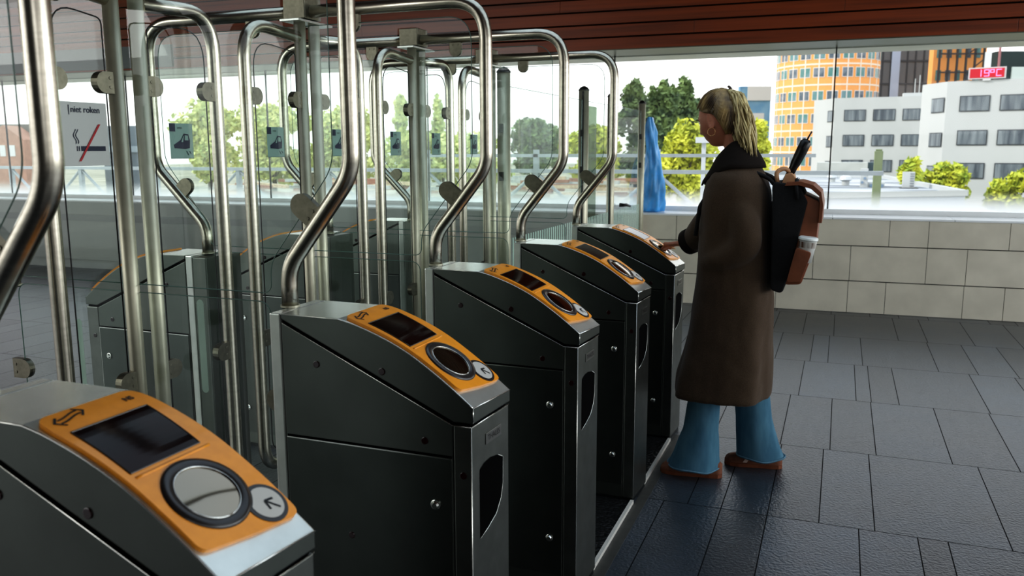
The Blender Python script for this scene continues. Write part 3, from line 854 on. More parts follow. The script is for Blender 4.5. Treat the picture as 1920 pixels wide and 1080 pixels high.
# ears
for sg in (-1, 1):
    pts = [H(.000 - .010 * math.cos(a) , sg * (.070 + .006 * math.sin(a * .5)), -.012 + .029 * math.sin(a) * 1.0) for a in [PI * 2 * k / 14 for k in range(14)]]
    ch = [(p, .0055) for p in pts + pts[:2]]
    e = skin_obj([ch, [(H(.0, sg * .066, -.03), .007), (H(-.002, sg * .069, .004), .009)]])
    me_ = bpy.data.meshes.new('e'); e.to_mesh(me_); e.free(); hb.from_mesh(me_); bpy.data.meshes.remove(me_)

wr = L(.030, 3.300, 1.035)                      # right wrist
tipc = L(-.055, 3.362, 1.012)
a_ = (tipc - wr).normalized(); z_ = Vector((0, 0, 1)); b_ = z_.cross(a_).normalized(); nrm_ = a_.cross(b_)
chains = [
    [(L(.32, 2.95, 1.49), .05), (L(.30, 2.95, 1.56), .052), (L(.275, 2.95, 1.60), .05)],
    [(L(.335, 2.95, .92), .11), (L(.33, 2.95, 1.08), .10), (L(.33, 2.95, 1.25), .11), (L(.32, 2.95, 1.33), .09), (L(.32, 2.95, 1.46), .055)],
    [(L(.32, 2.82, 1.36), .04), (L(.32, 3.08, 1.36), .04)],
    [(L(.32, 3.06, 1.36), .04), (L(.24, 3.17, 1.22), .042), (L(.19, 3.20, 1.10), .036), (L(.10, 3.26, 1.06), .032), (wr, .023)],
    [(L(.32, 2.82, 1.36), .04), (L(.35, 2.78, 1.22), .040), (L(.38, 2.79, 1.09), .034), (L(.31, 2.82, 1.05), .030), (L(.25, 2.88, 1.03), .022)],
    [(L(.335, 2.89, .90), .07), (L(.27, 2.86, .62), .068), (L(.225, 2.865, .42), .05), (L(.25, 2.87, .10), .036), (L(.255, 2.868, .05), .035)],
    [(L(.335, 3.01, .90), .07), (L(.37, 3.04, .62), .068), (L(.41, 3.05, .42), .05), (L(.48, 3.08, .10), .036), (L(.49, 3.085, .05), .035)],
    [(L(.26, 2.868, .045), .034), (L(.14, 2.86, .035), .03), (L(.09, 2.858, .03), .024)],
    [(L(.50, 3.086, .045), .034), (L(.40, 3.078, .035), .03), (L(.345, 3.073, .03), .024)],
]
# left hand (inside the pocket) and right hand with five fingers
def hand(wr, a, b, n, curl, rt=1):
    out = []
    for i, (off, ln) in enumerate(((.027, .068), (.010, .076), (-.008, .071), (-.025, .056))):
        kn = wr + a * (.075 - .004 * abs(i - 1)) + b * off * .95
        out.append([(wr + b * off * .45, .015), (wr + a * .04 + b * off * .8, .0125), (kn, .0105)])
        d1 = (a * math.cos(curl * .5) - n * math.sin(curl * .5)); d2 = (a * math.cos(curl * 1.3) - n * math.sin(curl * 1.3)); d3 = (a * math.cos(curl * 2) - n * math.sin(curl * 2))
        p1 = kn + d1 * ln * .45; p2 = p1 + d2 * ln * .32; p3 = p2 + d3 * ln * .23
        out.append([(kn, .0095), (p1, .0085), (p2, .0078), (p3, .0062)])
    t0 = wr + a * .018 + b * .022; t1 = wr + a * .045 + b * .045 + n * .002; t2 = wr + a * .075 + b * .043 + n * .008; t3 = wr + a * .098 + b * .030 + n * .010
    out.append([(t0, .014), (t1, .011), (t2, .0092), (t3, .0072)])
    return out
chains += hand(wr, a_, b_, nrm_, .28)
wl = L(.25, 2.88, 1.03); al = Vector((.15, .75, -.62)).normalized(); bl_ = Vector((-.6, -.2, .77)); bl_ = (bl_ - bl_.dot(al) * al).normalized()
chains += hand(wl, al, bl_, -al.cross(bl_), .15)
bb = skin_obj(chains)
me_ = bpy.data.meshes.new('b'); bb.to_mesh(me_); bb.free(); hb.from_mesh(me_); bpy.data.meshes.remove(me_)
body_me = remesh(hb, .0042, 3, .4)
skin = mat('skin', (196, 132, 104), .5, var=.06, scale=30)
skin.node_tree.nodes['Principled BSDF'].inputs['Subsurface Weight'].default_value = .08
body = new_obj('body', body_me, None, per, True, mats=[skin, mat('lips', (160, 80, 76), .45), mat('eye', (60, 50, 44), .2)])
inv = Hrot.inverted()
for p in body_me.polygons:
    l = (inv @ (p.center - Hc)) / 1.06
    if l.x > .06:
        if abs(l.y) < .020 and -.075 < l.z < -.055: p.material_index = 1
        for sg in (-1, 1):
            if ((l.y - sg * .031) / .011) ** 2 + ((l.z - .001) / .0045) ** 2 < 1: p.material_index = 2
# eyelashes / brows
bm = bmesh.new()
for sg in (-1, 1):
    tube(bm, [H(.0845 - .006 * k / 5 * k / 5 - .001, sg * (.018 + .024 * k / 5), .0045 + .002 * math.sin(k / 5 * PI)) for k in range(6)], .0014, 6)
    tube(bm, [H(.090 - .008 * (k / 5) ** 2, sg * (.015 + .034 * k / 5), .021 + .004 * math.sin(k / 5 * PI)) for k in range(6)], .0022, 6)
from_bm('eyebrow', bm, mat('brow hair', (74, 52, 34), .6), per)

# hair ---------------------------------------------------------------
hairm = mat('dark blonde hair', (176, 148, 96), .42, col2=(70, 52, 32), scale=26, stretch=(1, 1, .25), bump=.2, spec=.6)
ponym = mat('light blonde hair', (240, 222, 166), .4, col2=(132, 108, 62), scale=34, stretch=(1.6, 1.6, .12), bump=.25, spec=.6)
clip = H(-.070, .0, .100)
bm = bmesh.new(); n1, n2 = 64, 40; rr_ = []
def hairline(th):
    # lowest polar angle the hair covers, by direction; th = 0 is the face
    t = abs(math.atan2(math.sin(th), math.cos(th)))
    if t < .75: return PI * .34
    if t < 1.75: return PI * (.34 + (t - .75) / 1.0 * .13)
    if t < 2.15: return PI * (.47 + (t - 1.75) / .4 * .25)
    return PI * .74
for i in range(n2 + 1):
    row = []
    for j in range(n1):
        th = 2 * PI * j / n1; ph = .02 + (hairline(th) - .02) * i / n2
        x = math.sin(ph) * math.cos(th); y = math.sin(ph) * math.sin(th); z = math.cos(ph)
        u = x * .102; v = y * .082; w_ = z * .124
        if z < 0: k = -z; v *= 1 - .25 * k; u = u * (1 - .28 * k) if x < 0 else u
        # combed-back grooves converge on the clip
        g_ = .0022 * math.sin(math.atan2(w_ - .05, v + 1e-4) * 26 + 2 * noise.noise((u * 30, v * 30, w_ * 30)))
        edge = 1 - .055 * max(0, (i / n2 - .9)) * 10
        s_ = (1 + g_ * 8) * edge
        if x < -.3 and z > 0: s_ *= 1.03
        row.append(bm.verts.new(H(u * s_ - .004, v * s_, w_ * s_)))
    rr_.append(row)
for A_, B_ in zip(rr_[:-1], rr_[1:]):
    for k in range(n1): bm.faces.new((A_[k], A_[(k + 1) % n1], B_[(k + 1) % n1], B_[k]))
bm.faces.new(rr_[0])
hr = from_bm('hair', bm, hairm, per, smooth=True)
so = hr.modifiers.new('thick', 'SOLIDIFY'); so.thickness = .006; so.offset = -1
# strands over the cap
bm = bmesh.new(); rs = random.Random(11)
for k in range(150):
    th = rs.uniform(-2.6, 2.6); ph0 = hairline(th) * rs.uniform(.86, 1.0)
    def sp(th, ph, o=1.0):
        x = math.sin(ph) * math.cos(th); y = math.sin(ph) * math.sin(th); z = math.cos(ph)
        u = x * .104 * o; v = y * .084 * o; w_ = z * .126 * o
        if z < 0: kk = -z; v *= 1 - .25 * kk; u = u * (1 - .28 * kk) if x < 0 else u
        return Vector((u - .004, v, w_))
    a0 = sp(th, ph0, .99); c0 = (inv @ (clip - Hc)) / 1.06
    pts = []
    for q_ in range(9):
        t_ = q_ / 8; m = a0.lerp(c0, t_)
        ln = Vector((m.x / .104, m.y / .084, m.z / .126)); l_ = max(.2, ln.length)
        tgt = m / l_ * (1.0 + .012 * math.sin(k)); 
        m = tgt if t_ < .95 else c0
        pts.append(H(m.x, m.y, m.z))
    tube(bm, pts, .002, 5, radii=[.0008, .0020, .0024, .0026, .0026, .0026, .0024, .0022, .0016])
from_bm('hair_strands', bm, hairm, hr, smooth=True)
# ponytail
bm = bmesh.new()
root = clip; e0 = L(.345, 2.93, 1.73)
base = [root, root + Vector((.035, -.01, -.02)), root + Vector((.062, -.02, -.115)), root + Vector((.080, -.03, -.20)), root + Vector((.108, -.04, -.305))]
for k in range(150):
    ang = rs.uniform(0, 2 * PI); rad = math.sqrt(rs.random()); ln = rs.uniform(.86, 1.03)
    widths = [.008, .036, .056, .058, .038]; pts = []; m = 14
    for q_ in range(m + 1):
        t_ = q_ / m * 4 * ln; i = min(3, int(t_)); f_ = t_ - i
        c = base[i].lerp(base[i + 1], f_) if f_ <= 1 else base[4] + (base[4] - base[3]) * (f_ - 1)
        # smooth the centreline
        w_ = widths[i] + (widths[i + 1] - widths[i]) * min(1, f_)
        aa = ang + .25 * math.sin(q_ * .7 + k)
        pts.append(c + Vector((math.cos(aa) * rad * w_ * .85, math.sin(aa) * rad * w_ * 1.1, .004 * math.sin(q_ + k))))
    tube(bm, pts, .003, 5, radii=[.0025] + [.0042] * (m - 3) + [.003, .002, .0006])
from_bm('ponytail', bm, ponym, per, smooth=True)
bm = bmesh.new()
for k in range(9):
    a = k * .7; p = clip + Vector((.004 * math.cos(a * 2), .013 * math.cos(a), .009 * math.sin(a) + .004)); tube(bm, [p, p + Vector((.003, .002, .004)), p + Vector((.006, 0, .001))], .005, 7)
from_bm('hair_clip', bm, mat('tortoise clip', (104, 70, 44), .2, coat=.6, col2=(30, 18, 12), scale=60), per, smooth=True)
# hoop earring of small beads
bm = bmesh.new(); ec = H(.002, .079, -.056)
for k in range(18):
    a = 2 * PI * k / 18; p = ec + Vector((.0165 * math.cos(a), 0, .0165 * math.sin(a)))
    bmesh.ops.create_icosphere(bm, subdivisions=1, radius=.0024, matrix=Matrix.Translation(p))
from_bm('earring', bm, mat('gold', (240, 196, 140), .2, 1), per, smooth=True)

# coat ------------------------------------------------------------
secs = [  # z, x-front, x-back, y-half, yc
    (.375, .070, .505, .205, 2.95), (.46, .085, .508, .20, 2.95), (.60, .118, .508, .195, 2.95), (.74, .140, .505, .19, 2.95), (.88, .155, .498, .185, 2.95),
    (1.00, .165, .490, .182, 2.95), (1.12, .168, .486, .185, 2.95), (1.22, .170, .484, .195, 2.95), (1.31, .178, .475, .200, 2.95), (1.37, .195, .455, .190, 2.95),
    (1.415, .215, .432, .150, 2.95), (1.45, .225, .41, .105, 2.95), (1.475, .235, .39, .07, 2.95)]
cb = bmesh.new(); n = 64; rings = []
def sec_at(z):
    for s0_, s1_ in zip(secs[:-1], secs[1:]):
        if s0_[0] <= z <= s1_[0]:
            t_ = (z - s0_[0]) / (s1_[0] - s0_[0]); return [s0_[i] + (s1_[i] - s0_[i]) * t_ for i in range(5)]
    return list(secs[-1])
K = 56
for i in range(K + 1):
    z = .375 + (1.475 - .375) * i / K; _, xf, xb, hy, yc = sec_at(z); row = []
    sk = max(0, (1.0 - z) / .62)
    for j in range(n):
        a = 2 * PI * j / n; ca, sa_ = math.cos(a), math.sin(a)
        fold = 1 + sk * (.035 * math.sin(a * 5 + .6) + .02 * math.sin(a * 8 + 2)) + .02 * noise.noise((ca * 1.5, sa_ * 1.5, z * 5))
        e = 2.4; rx = (xb - xf) / 2; px = (xb + xf) / 2 + rx * math.copysign(abs(ca) ** (2 / e), ca) * fold; py = yc + hy * math.copysign(abs(sa_) ** (2 / e), sa_) * fold
        row.append(cb.verts.new(L(px, py, z)))
    rings.append(row)
for A_, B_ in zip(rings[:-1], rings[1:]):
    for k in range(n): cb.faces.new((A_[k], A_[(k + 1) % n], B_[(k + 1) % n], B_[k]))
cb.faces.new(rings[0]); cb.faces.new(list(reversed(rings[-1])))
sl = skin_obj([
    [(L(.31, 3.05, 1.365), .064), (L(.25, 3.135, 1.28), .082), (L(.195, 3.175, 1.17), .084), (L(.155, 3.205, 1.115), .082), (L(.115, 3.235, 1.075), .068), (L(.085, 3.262, 1.055), .060)],
    [(L(.325, 2.87, 1.36), .062), (L(.345, 2.82, 1.27), .070), (L(.385, 2.785, 1.16), .072), (L(.385, 2.78, 1.09), .070), (L(.33, 2.79, 1.045), .064), (L(.27, 2.81, 1.02), .056), (L(.225, 2.85, 1.0), .045)],
    [(L(.33, 2.85, 1.37), .062), (L(.33, 3.05, 1.37), .062)]])
me_ = bpy.data.meshes.new('b'); sl.to_mesh(me_); sl.free(); cb.from_mesh(me_); bpy.data.meshes.remove(me_)
coat_me = remesh(cb, .009, 14, .6)
for v in coat_me.vertices:     # soft cloth creases
    c = v.co
    d = .005 * noise.noise((c.x * 9, c.y * 9, c.z * 5)) + .003 * noise.noise((c.x * 22, c.y * 22, c.z * 14 + 4))
    v.co = c + v.normal * d
coatm = mat('brown wool', (78, 62, 46), .85, var=.16, scale=260, bump=.12, spec=.25)
coatm.node_tree.nodes['Principled BSDF'].inputs['Sheen Weight'].default_value = .12
coat = new_obj('coat', coat_me, coatm, per, True)
dark = mat('dark collar wool', (34, 27, 22), .85, var=.15, scale=200, spec=.2)
# collar: a standing band folded outward, open at the front
bm = bmesh.new(); prof_c = [(1.445, .105, .12), (1.47, .086, .10), (1.51, .070, .078), (1.535, .066, .072), (1.53, .076, .084), (1.49, .095, .112), (1.44, .125, .150), (1.42, .13, .16)]
rw = []
for j in range(41):
    a = PI + (-PI + .30) + (2 * PI - .60) * j / 40 - PI   # leave a gap at the front (-x)
    a = -PI + .28 + (2 * PI - .56) * j / 40
    row = []
    for z, rx, ry in prof_c:
        fr_a = max(0, -math.cos(a)); zz = z - .085 * fr_a ** 1.5
        row.append(bm.verts.new(L(.318 + rx * math.cos(a) - .02 * fr_a, 2.95 + ry * math.sin(a), zz)))
    rw.append(row)
for A_, B_ in zip(rw[:-1], rw[1:]):
    for k in range(len(prof_c) - 1): bm.faces.new((A_[k], A_[k + 1], B_[k + 1], B_[k]))
co = from_bm('collar', bm, dark, per, smooth=True); so = co.modifiers.new('t', 'SOLIDIFY'); so.thickness = .006
# right cuff
bm = bmesh.new(); c0 = L(.098, 3.250, 1.062); c1 = L(.062, 3.277, 1.043)
tube(bm, [c0, c0.lerp(c1, .5), c1], .06, 24, radii=[.064, .0645, .064], cap=False)
cu = from_bm('cuff', bm, dark, per, smooth=True); so = cu.modifiers.new('t', 'SOLIDIFY'); so.thickness = .006
# jeans
def jean(cs, seedk):
    bm = bmesh.new(); rings = []; n = 36; m = 30
    for i in range(m + 1):
        t_ = i / m * (len(cs) - 1); k = min(len(cs) - 2, int(t_)); f_ = t_ - k; f_ = f_ * f_ * (3 - 2 * f_) if False else f_
        x, y, z, rx, ry = [cs[k][q_] + (cs[k + 1][q_] - cs[k][q_]) * f_ for q_ in range(5)]
        row = []; low = max(0, (i / m - .35))
        for j in range(n):
            a = 2 * PI * j / n; w_ = 1 + low * (.07 * math.sin(a * 3 + seedk) + .04 * math.sin(a * 6 + 1.5 * seedk + z * 6)) + .025 * noise.noise((math.cos(a) * 2, math.sin(a) * 2, z * 12 + seedk))
            row.append(bm.verts.new(L(x + rx * w_ * math.cos(a), y + ry * w_ * math.sin(a), z + (.006 * math.sin(a * 3 + seedk) if i == m else 0))))
        rings.append(row)
    for A_, B_ in zip(rings[:-1], rings[1:]):
        for k in range(n): bm.faces.new((A_[k], A_[(k + 1) % n], B_[(k + 1) % n], B_[k]))
    hem = [v.co.copy() for v in rings[-1]]
    return bm, hem
jm = mat('washed denim', (88, 128, 146), .85, col2=(70, 108, 128), scale=22, stretch=(1, 1, .3), bump=.15, spec=.2)
jh = mat('denim hem', (92, 128, 146), .8, var=.2, scale=80)
for cs, sd in (([(.27, 2.865, .70, .085, .085), (.228, 2.865, .38, .072, .078), (.214, 2.865, .22, .080, .085), (.196, 2.865, .10, .104, .10), (.186, 2.865, .042, .120, .108)], .4),
               ([(.37, 3.04, .70, .085, .085), (.412, 3.05, .42, .082, .085), (.432, 3.06, .25, .083, .088), (.452, 3.075, .12, .100, .10), (.466, 3.08, .055, .112, .106)], 2.1)):
    bm, hem = jean(cs, sd)
    lg = from_bm('jeans_leg', bm, jm, per, smooth=True); so = lg.modifiers.new('t', 'SOLIDIFY'); so.thickness = .004
    bm = bmesh.new(); tube(bm, [h + Vector((0, 0, .006)) for h in hem] + [hem[0] + Vector((0, 0, .006))], .0035, 6); from_bm('frayed_hem', bm, jh, lg)
# shoes
shm = mat('brown suede', (124, 78, 56), .8, var=.15, scale=60, bump=.1); som = mat('gum sole', (120, 66, 36), .6); strp = mat('pale pink stripe', (232, 205, 190), .6)
def shoe(tx, ty, hx, hy, lift):
    t_ = Vector((tx, ty, 0)); h_ = Vector((hx, hy, 0)); d = (h_ - t_); Ls = d.length; d.normalize(); s_ = Vector((-d.y, d.x, 0))
    bm = bmesh.new(); st = [(0, .012, .022), (.03, .030, .036), (.10, .042, .046), (.25, .047, .056), (.42, .043, .075), (.60, .038, .085), (.80, .037, .082), (.94, .032, .076), (1, .016, .062)]
    rings = []
    for f_, w_, hgt in st:
        c = t_ + d * Ls * f_; rings.append([bm.verts.new(c - Vector((BX, BY, 0)) + s_ * w_ * math.copysign(abs(math.cos(a)) ** .7, math.cos(a)) + Vector((0, 0, .018 + lift + (hgt - .018) * max(0, math.sin(a)) ** .7 if math.sin(a) > 0 else .016 + lift))) for a in [2 * PI * k / 20 for k in range(20)]])
    for A_, B_ in zip(rings[:-1], rings[1:]):
        for k in range(20): bm.faces.new((A_[k], A_[(k + 1) % 20], B_[(k + 1) % 20], B_[k]))
    bm.faces.new(rings[0]); bm.faces.new(rings[-1])
    sh = from_bm('shoe', bm, shm, per, smooth=True)
    bm = bmesh.new(); poly = []
    for f_, w_, hgt in st: c = t_ + d * Ls * f_ - Vector((BX, BY, 0)); poly.append((c + s_ * (w_ + .003)).to_2d())
    for f_, w_, hgt in reversed(st): c = t_ + d * Ls * f_ - Vector((BX, BY, 0)); poly.append((c - s_ * (w_ + .003)).to_2d())
    prism(bm, [tuple(p) for p in poly], lambda u, v, z: (u, v, z), lift + .001, lift + .018); from_bm('sole', bm, som, sh)
    c = t_ + d * Ls * .40 - Vector((BX, BY, 0)) 
    for sg in (-1, 1): 
        bm = bmesh.new(); obox(bm, c + s_ * sg * .044 + Vector((0, 0, .045 + lift)), d * .009 + Vector((0, 0, .0)), s_ * .004, Vector((0, 0, .020)) + d * .012)
        from_bm('side_stripe', bm, strp, sh)
shoe(.036, 2.858, .318, 2.876, 0.0); shoe(.305, 3.07, .570, 3.095, .0)

# ------------------------------------------------------------------ backpack, cup, umbrella, card
bp = thing('backpack', 'black and tan leather backpack worn on the back of the woman', 'backpack', (.50, 2.95, .9))
def LB(x, y, z): return Vector((x - .50, y - 2.95, z - .9))
blk = mat('black canvas', (16, 16, 17), .8, var=.3, scale=90, bump=.1); lea = mat('tan leather', (130, 78, 52), .48, var=.18, scale=9, bump=.08); tan = mat('pale tan leather', (196, 150, 112), .5, var=.1)
def slab(poly, y0, y1, m, name, parent, bev=.012, rad=.02):
    bm = bmesh.new(); prism(bm, round_poly(poly, rad, 4), lambda u, v, y: LB(u, y, v), y0, y1)
    return from_bm(name, bm, m, parent, bevel=bev, seg=3, smooth=True)
slab([(.500, .90), (.548, .885), (.578, 1.0), (.632, 1.28), (.60, 1.345), (.486, 1.365)], 2.80, 3.10, blk, 'main_body', bp)
fp = slab([(.545, .925), (.622, .93), (.674, 1.10), (.682, 1.28), (.60, 1.32)], 2.805, 3.095, lea, 'front_pocket', bp, rad=.02)
# flap: a thick bent sheet over the top
cl = [(.545, 1.362), (.60, 1.366), (.65, 1.352), (.684, 1.322), (.694, 1.27), (.692, 1.195)]
outer = cl; inner = [(x - .008, z - .016) for x, z in cl]; inner[-1] = (cl[-1][0] - .014, cl[-1][1]); inner[-2] = (cl[-2][0] - .014, cl[-2][1])
bm = bmesh.new(); prism(bm, [tuple(v) for v in outer] + [tuple(v) for v in reversed(inner)], lambda u, v, y: LB(u, y, v), 2.79, 3.11)
from_bm('flap', bm, lea, bp, bevel=.002)
bm = bmesh.new()
tube(bm, [LB(.585, 2.835, 1.365), LB(.582, 2.83, 1.371), LB(.585, 2.79, 1.34), LB(.59, 2.795, 1.29)], .008, 8); from_bm('side_strap', bm, blk, bp, smooth=True)
bm = bmesh.new()
for y in (2.85, 3.04): tube(bm, fillet([LB(.50, y, 1.34), LB(.47, y, 1.375), LB(.40, y, 1.405), LB(.27, y, 1.40), LB(.18, y, 1.25), LB(.165, y + (.0), 1.12)], .05, 4), .009, 8)
# straps lie on the coat shoulders
from_bm('shoulder_strap', bm, blk, bp, smooth=True)
bm = bmesh.new(); tube(bm, fillet([LB(.505, 2.86, 1.35), LB(.495, 2.865, 1.405), LB(.53, 2.88, 1.42), LB(.565, 2.90, 1.39), LB(.57, 2.91, 1.35)], .03, 5), .0095, 10); from_bm('carry_handle', bm, tan, bp, smooth=True)
bm = bmesh.new(); prism(bm, [(.52, 1.35), (.535, 1.395), (.56, 1.40), (.585, 1.37), (.59, 1.35)], lambda u, v, y: LB(u, y, v), 2.85, 2.88); from_bm('lining', bm, tan, bp, bevel=.004)
sp_ = slab([(.565, .945), (.622, .95), (.660, 1.075), (.598, 1.095)], 2.738, 2.816, lea, 'side_pocket', bp, rad=.012, bev=.012)
# cup
c0 = Vector((.633, 2.782, 1.03)); ax = Vector((.10, -.02, 1)).normalized()
cup = thing('coffee_cup', 'white lidded cup with a brown band, in the side pocket of the backpack', 'cup', c0)
bm = bmesh.new(); tube(bm, [ax * 0, ax * .06, ax * .095], .03, 24, radii=[.027, .033, .036]); from_bm('cup_body', bm, mat('clear cup', (205, 205, 198), .3, var=.05), cup, smooth=True)
bm = bmesh.new(); tube(bm, [ax * .064, ax * .088], .036, 24, radii=[.0345, .0368], cap=False); from_bm('cup_band', bm, mat('banded cup', (216, 214, 204), .4, col2=(92, 56, 34), scale=60, stretch=(1, 1, .05)), cup, smooth=True)
bm = bmesh.new(); tube(bm, [ax * .094, ax * .097, ax * .104, ax * .108], .04, 28, radii=[.0385, .0405, .0395, .034]); from_bm('lid', bm, mat('white lid', (232, 234, 228), .35), cup, smooth=False)
# umbrella
um = thing('umbrella', 'folded black umbrella sticking out of the top of the backpack', 'umbrella', (.53, 2.90, 1.20))
ub = Vector((.53, 2.90, 1.20)); p0 = Vector((0, 0, 0)); d = (Vector((.612, 2.90, 1.528)) - ub); 
dirn = (Vector((.607, 2.90, 1.525)) - Vector((.553, 2.90, 1.40))).normalized()
bse = Vector((.547, 2.90, 1.385)) - ub
bm = bmesh.new(); tube(bm, [bse - dirn * .02, bse + dirn * .04, bse + dirn * .06, bse + dirn * .12, bse + dirn * .155, bse + dirn * .168], .016, 16, radii=[.017, .017, .021, .0235, .023, .013]); from_bm('handle', bm, M['black'], um, smooth=True)
bm = bmesh.new(); tube(bm, [bse + dirn * .165, bse + dirn * .175, bse + dirn * .20 + Vector((.004, 0, .004))], .0035, 8); from_bm('wrist_loop', bm, M['black'], um, smooth=True)
bm = bmesh.new()
tube(bm, [Vector((-.0, 0, -.08)), Vector((.0, 0, .02)), bse - dirn * .06, bse - dirn * .01], .02, 12, radii=[.018, .022, .024, .015])
for k in range(9):
    a = 2 * PI * k / 9; s_ = Vector((math.cos(a) * .9, math.sin(a), .15 * math.sin(a))) * .020
    q0 = bse - dirn * .07 + s_ * .9; tube(bm, [q0, bse - dirn * .035 + s_ * 1.35 + Vector((.012, 0, 0)), bse - dirn * .012 + s_ * 1.55 + Vector((.020, 0, .002))], .006, 6, radii=[.007, .006, .0015])
from_bm('folded_canopy', bm, blk, um)
# card
cc = Vector((-.062, 3.372, 1.003))
cd = thing('travel_card', 'yellow travel card held in the hand over the last reader', 'card', cc)
dx = Vector((.82, .12, -.50)).normalized(); dy = Vector((.1, -1, .05)); dy = (dy - dy.dot(dx) * dx).normalized(); dz = dx.cross(dy)
bm = bmesh.new()
poly = round_poly([(-.042, -.027), (.042, -.027), (.042, .027), (-.042, .027)], .004, 3)
dx = Vector((.80, -.45, .05)).normalized(); dy = Vector((.40, .75, -.35)); dy = (dy - dy.dot(dx) * dx).normalized(); dz = dx.cross(dy)
prism(bm, poly, lambda u, v, w_: dx * u + dy * v + dz * w_, -.0006, .0006)
from_bm('card_body', bm, mat('yellow card', (206, 158, 60), .35), cd)

# ------------------------------------------------------------------ outdoors
bm = bmesh.new(); GZ = -7.
v = [bm.verts.new(c) for c in ((-400, 8.6, GZ), (400, 8.6, GZ), (400, 500, GZ), (-400, 500, GZ))]; bm.faces.new(v)
gm = mat('rail yard ground', (176, 170, 150), .9, col2=(120, 116, 102), scale=.25, stretch=(1, .3, 1))
tag(from_bm('ground', bm, gm), 'pale gravel ground of the rail yard outside', 'ground', kind='structure')

whitew = mat('white facade', (182, 184, 182), .7, var=.03, scale=.3); winm = mat('dark window', (70, 78, 86), .25, col2=(126, 134, 138), scale=.8, stretch=(3, 3, .3))
frm = mat('window frame', (50, 54, 58), .5)
def facade(root, p0, p1, ztop, zbot, wallm, thick=.3):
    """vertical wall rectangle from p0 to p1 (xy)"""
    return None
def building(name, label, cat, cor, ztop, zbot, wallm, loc, joints=None):
    t = thing(name, label, cat, loc)
    bm = bmesh.new(); n = len(cor)
    prism(bm, [(c[0] - loc[0], c[1] - loc[1]) for c in cor], lambda u, v, z: (u, v, z - loc[2]), zbot, ztop)
    from_bm('facade', bm, wallm, t); return t
def win_on(t, loc, a, b, u0, u1, z0, z1, m=winm, fm=frm, parent_name='window', push=.06):
    """window rectangle on the wall from a to b, u in metres along it"""
    a = Vector((a[0], a[1], 0)); b = Vector((b[0], b[1], 0)); d = (b - a).normalized(); n = Vector((d.y, -d.x, 0))
    def pt(u, z, k): return a + d * u + Vector((0, 0, z)) + n * k - Vector(loc)
    bm = bmesh.new()
    bm.faces.new([bm.verts.new(pt(u, z, push)) for u, z in ((u0 - .08, z0 - .08), (u1 + .08, z0 - .08), (u1 + .08, z1 + .08), (u0 - .08, z1 + .08))])
    f_ = from_bm(parent_name, bm, fm, t)
    bm = bmesh.new(); bm.faces.new([bm.verts.new(pt(u, z, push + .03)) for u, z in ((u0, z0), (u1, z0), (u1, z1), (u0, z1))]); from_bm('pane', bm, m, f_)
def hit(px, a, b):
    """distance along the wall line a-b where the bearing px meets it"""
    d = fw * F + RT * (px - 960) + UP * (540 - 281); a = Vector(a[:2]); b = Vector(b[:2]); e = (b - a).normalized(); d2 = Vector((d.x, d.y)); c = CAM.to_2d()
    # c + d2*t = a + e*s
    det = d2.x * -e.y + e.x * d2.y; s = (d2.x * (c.y - a.y) - d2.y * (c.x - a.x)) / (d2.x * e.y * -1 + d2.y * e.x) * -1
    t_ = ((a - c).x * e.y - (a - c).y * e.x) / (d2.x * e.y - d2.y * e.x)
    p = c + d2 * t_; return (p - a).dot(e), p, t_
def zat(px, py, a, b):
    u, p, t_ = hit(px, a, b); d = fw * F + RT * (px - 960) + UP * (540 - py)
    # horizontal distance match
    k = (p - CAM.to_2d()).length / Vector((d.x, d.y)).length; return CAM.z + d.z * k
# big white office block
bL, bC, bR = far(1730, 160, 79), far(1777, 153, 75), far(1960, 147, 71)
e_ = (bR - bC).normalized(); bR2 = bC + e_ * 16
cor = [bL.to_2d(), bC.to_2d(), bR2.to_2d(), (bR2 + Vector((2, 12, 0))).to_2d(), (bL + Vector((2, 10, 0))).to_2d()]
loc = (bC.x, bC.y, GZ)
off = building('office_block', 'white office block of four storeys at the right, with wide dark windows', 'building', [(c.x, c.y) for c in cor], bC.z, GZ, whitew, loc)
rowsR = [(182, 208), (246, 271), (307, 333)]
for (ya, yb) in rowsR:
    for (xa, xb) in ((1794, 1847), (1869, 1927), (1945, 1995)):
        ua, ub_ = hit(xa, bC, bR2)[0], hit(xb, bC, bR2)[0]; z1, z0 = zat(1794, ya, bC, bR2), zat(1794, yb, bC, bR2)
        win_on(off, loc, bC, bR2, ua, ub_, z0, z1)
    xa, xb = 1742, 1764; ua, ub_ = hit(xa, bL, bC)[0], hit(xb, bL, bC)[0]; z1, z0 = zat(1742, ya + 5, bL, bC), zat(1742, yb + 3, bL, bC)
    win_on(off, loc, bL, bC, ua, ub_, z0, z1)
# middle white block
mL, mC, mR = far(1527, 189, 112), far(1566, 184, 106), far(1735, 179, 102)
cor = [mL, mC, mR, mR + Vector((2, 12, 0)), mL + Vector((2, 12, 0))]
loc = (mC.x, mC.y, GZ)
mid = building('office_block', 'lower white office block in the middle distance, left of the taller one', 'building', [(c.x, c.y) for c in cor], mC.z, GZ, whitew, loc)
for (ya, yb) in ((207, 226), (254, 273), (301, 321)):
    for (xa, xb) in ((1580, 1618), (1634, 1673), (1689, 1726)):
        ua, ub_ = hit(xa, mC, mR)[0], hit(xb, mC, mR)[0]; win_on(mid, loc, mC, mR, ua, ub_, zat(1600, yb, mC, mR), zat(1600, ya, mC, mR))
    ua, ub_ = hit(1549, mL, mC)[0], hit(1559, mL, mC)[0]; win_on(mid, loc, mL, mC, ua, ub_, zat(1552, yb + 2, mL, mC), zat(1552, ya + 2, mL, mC))
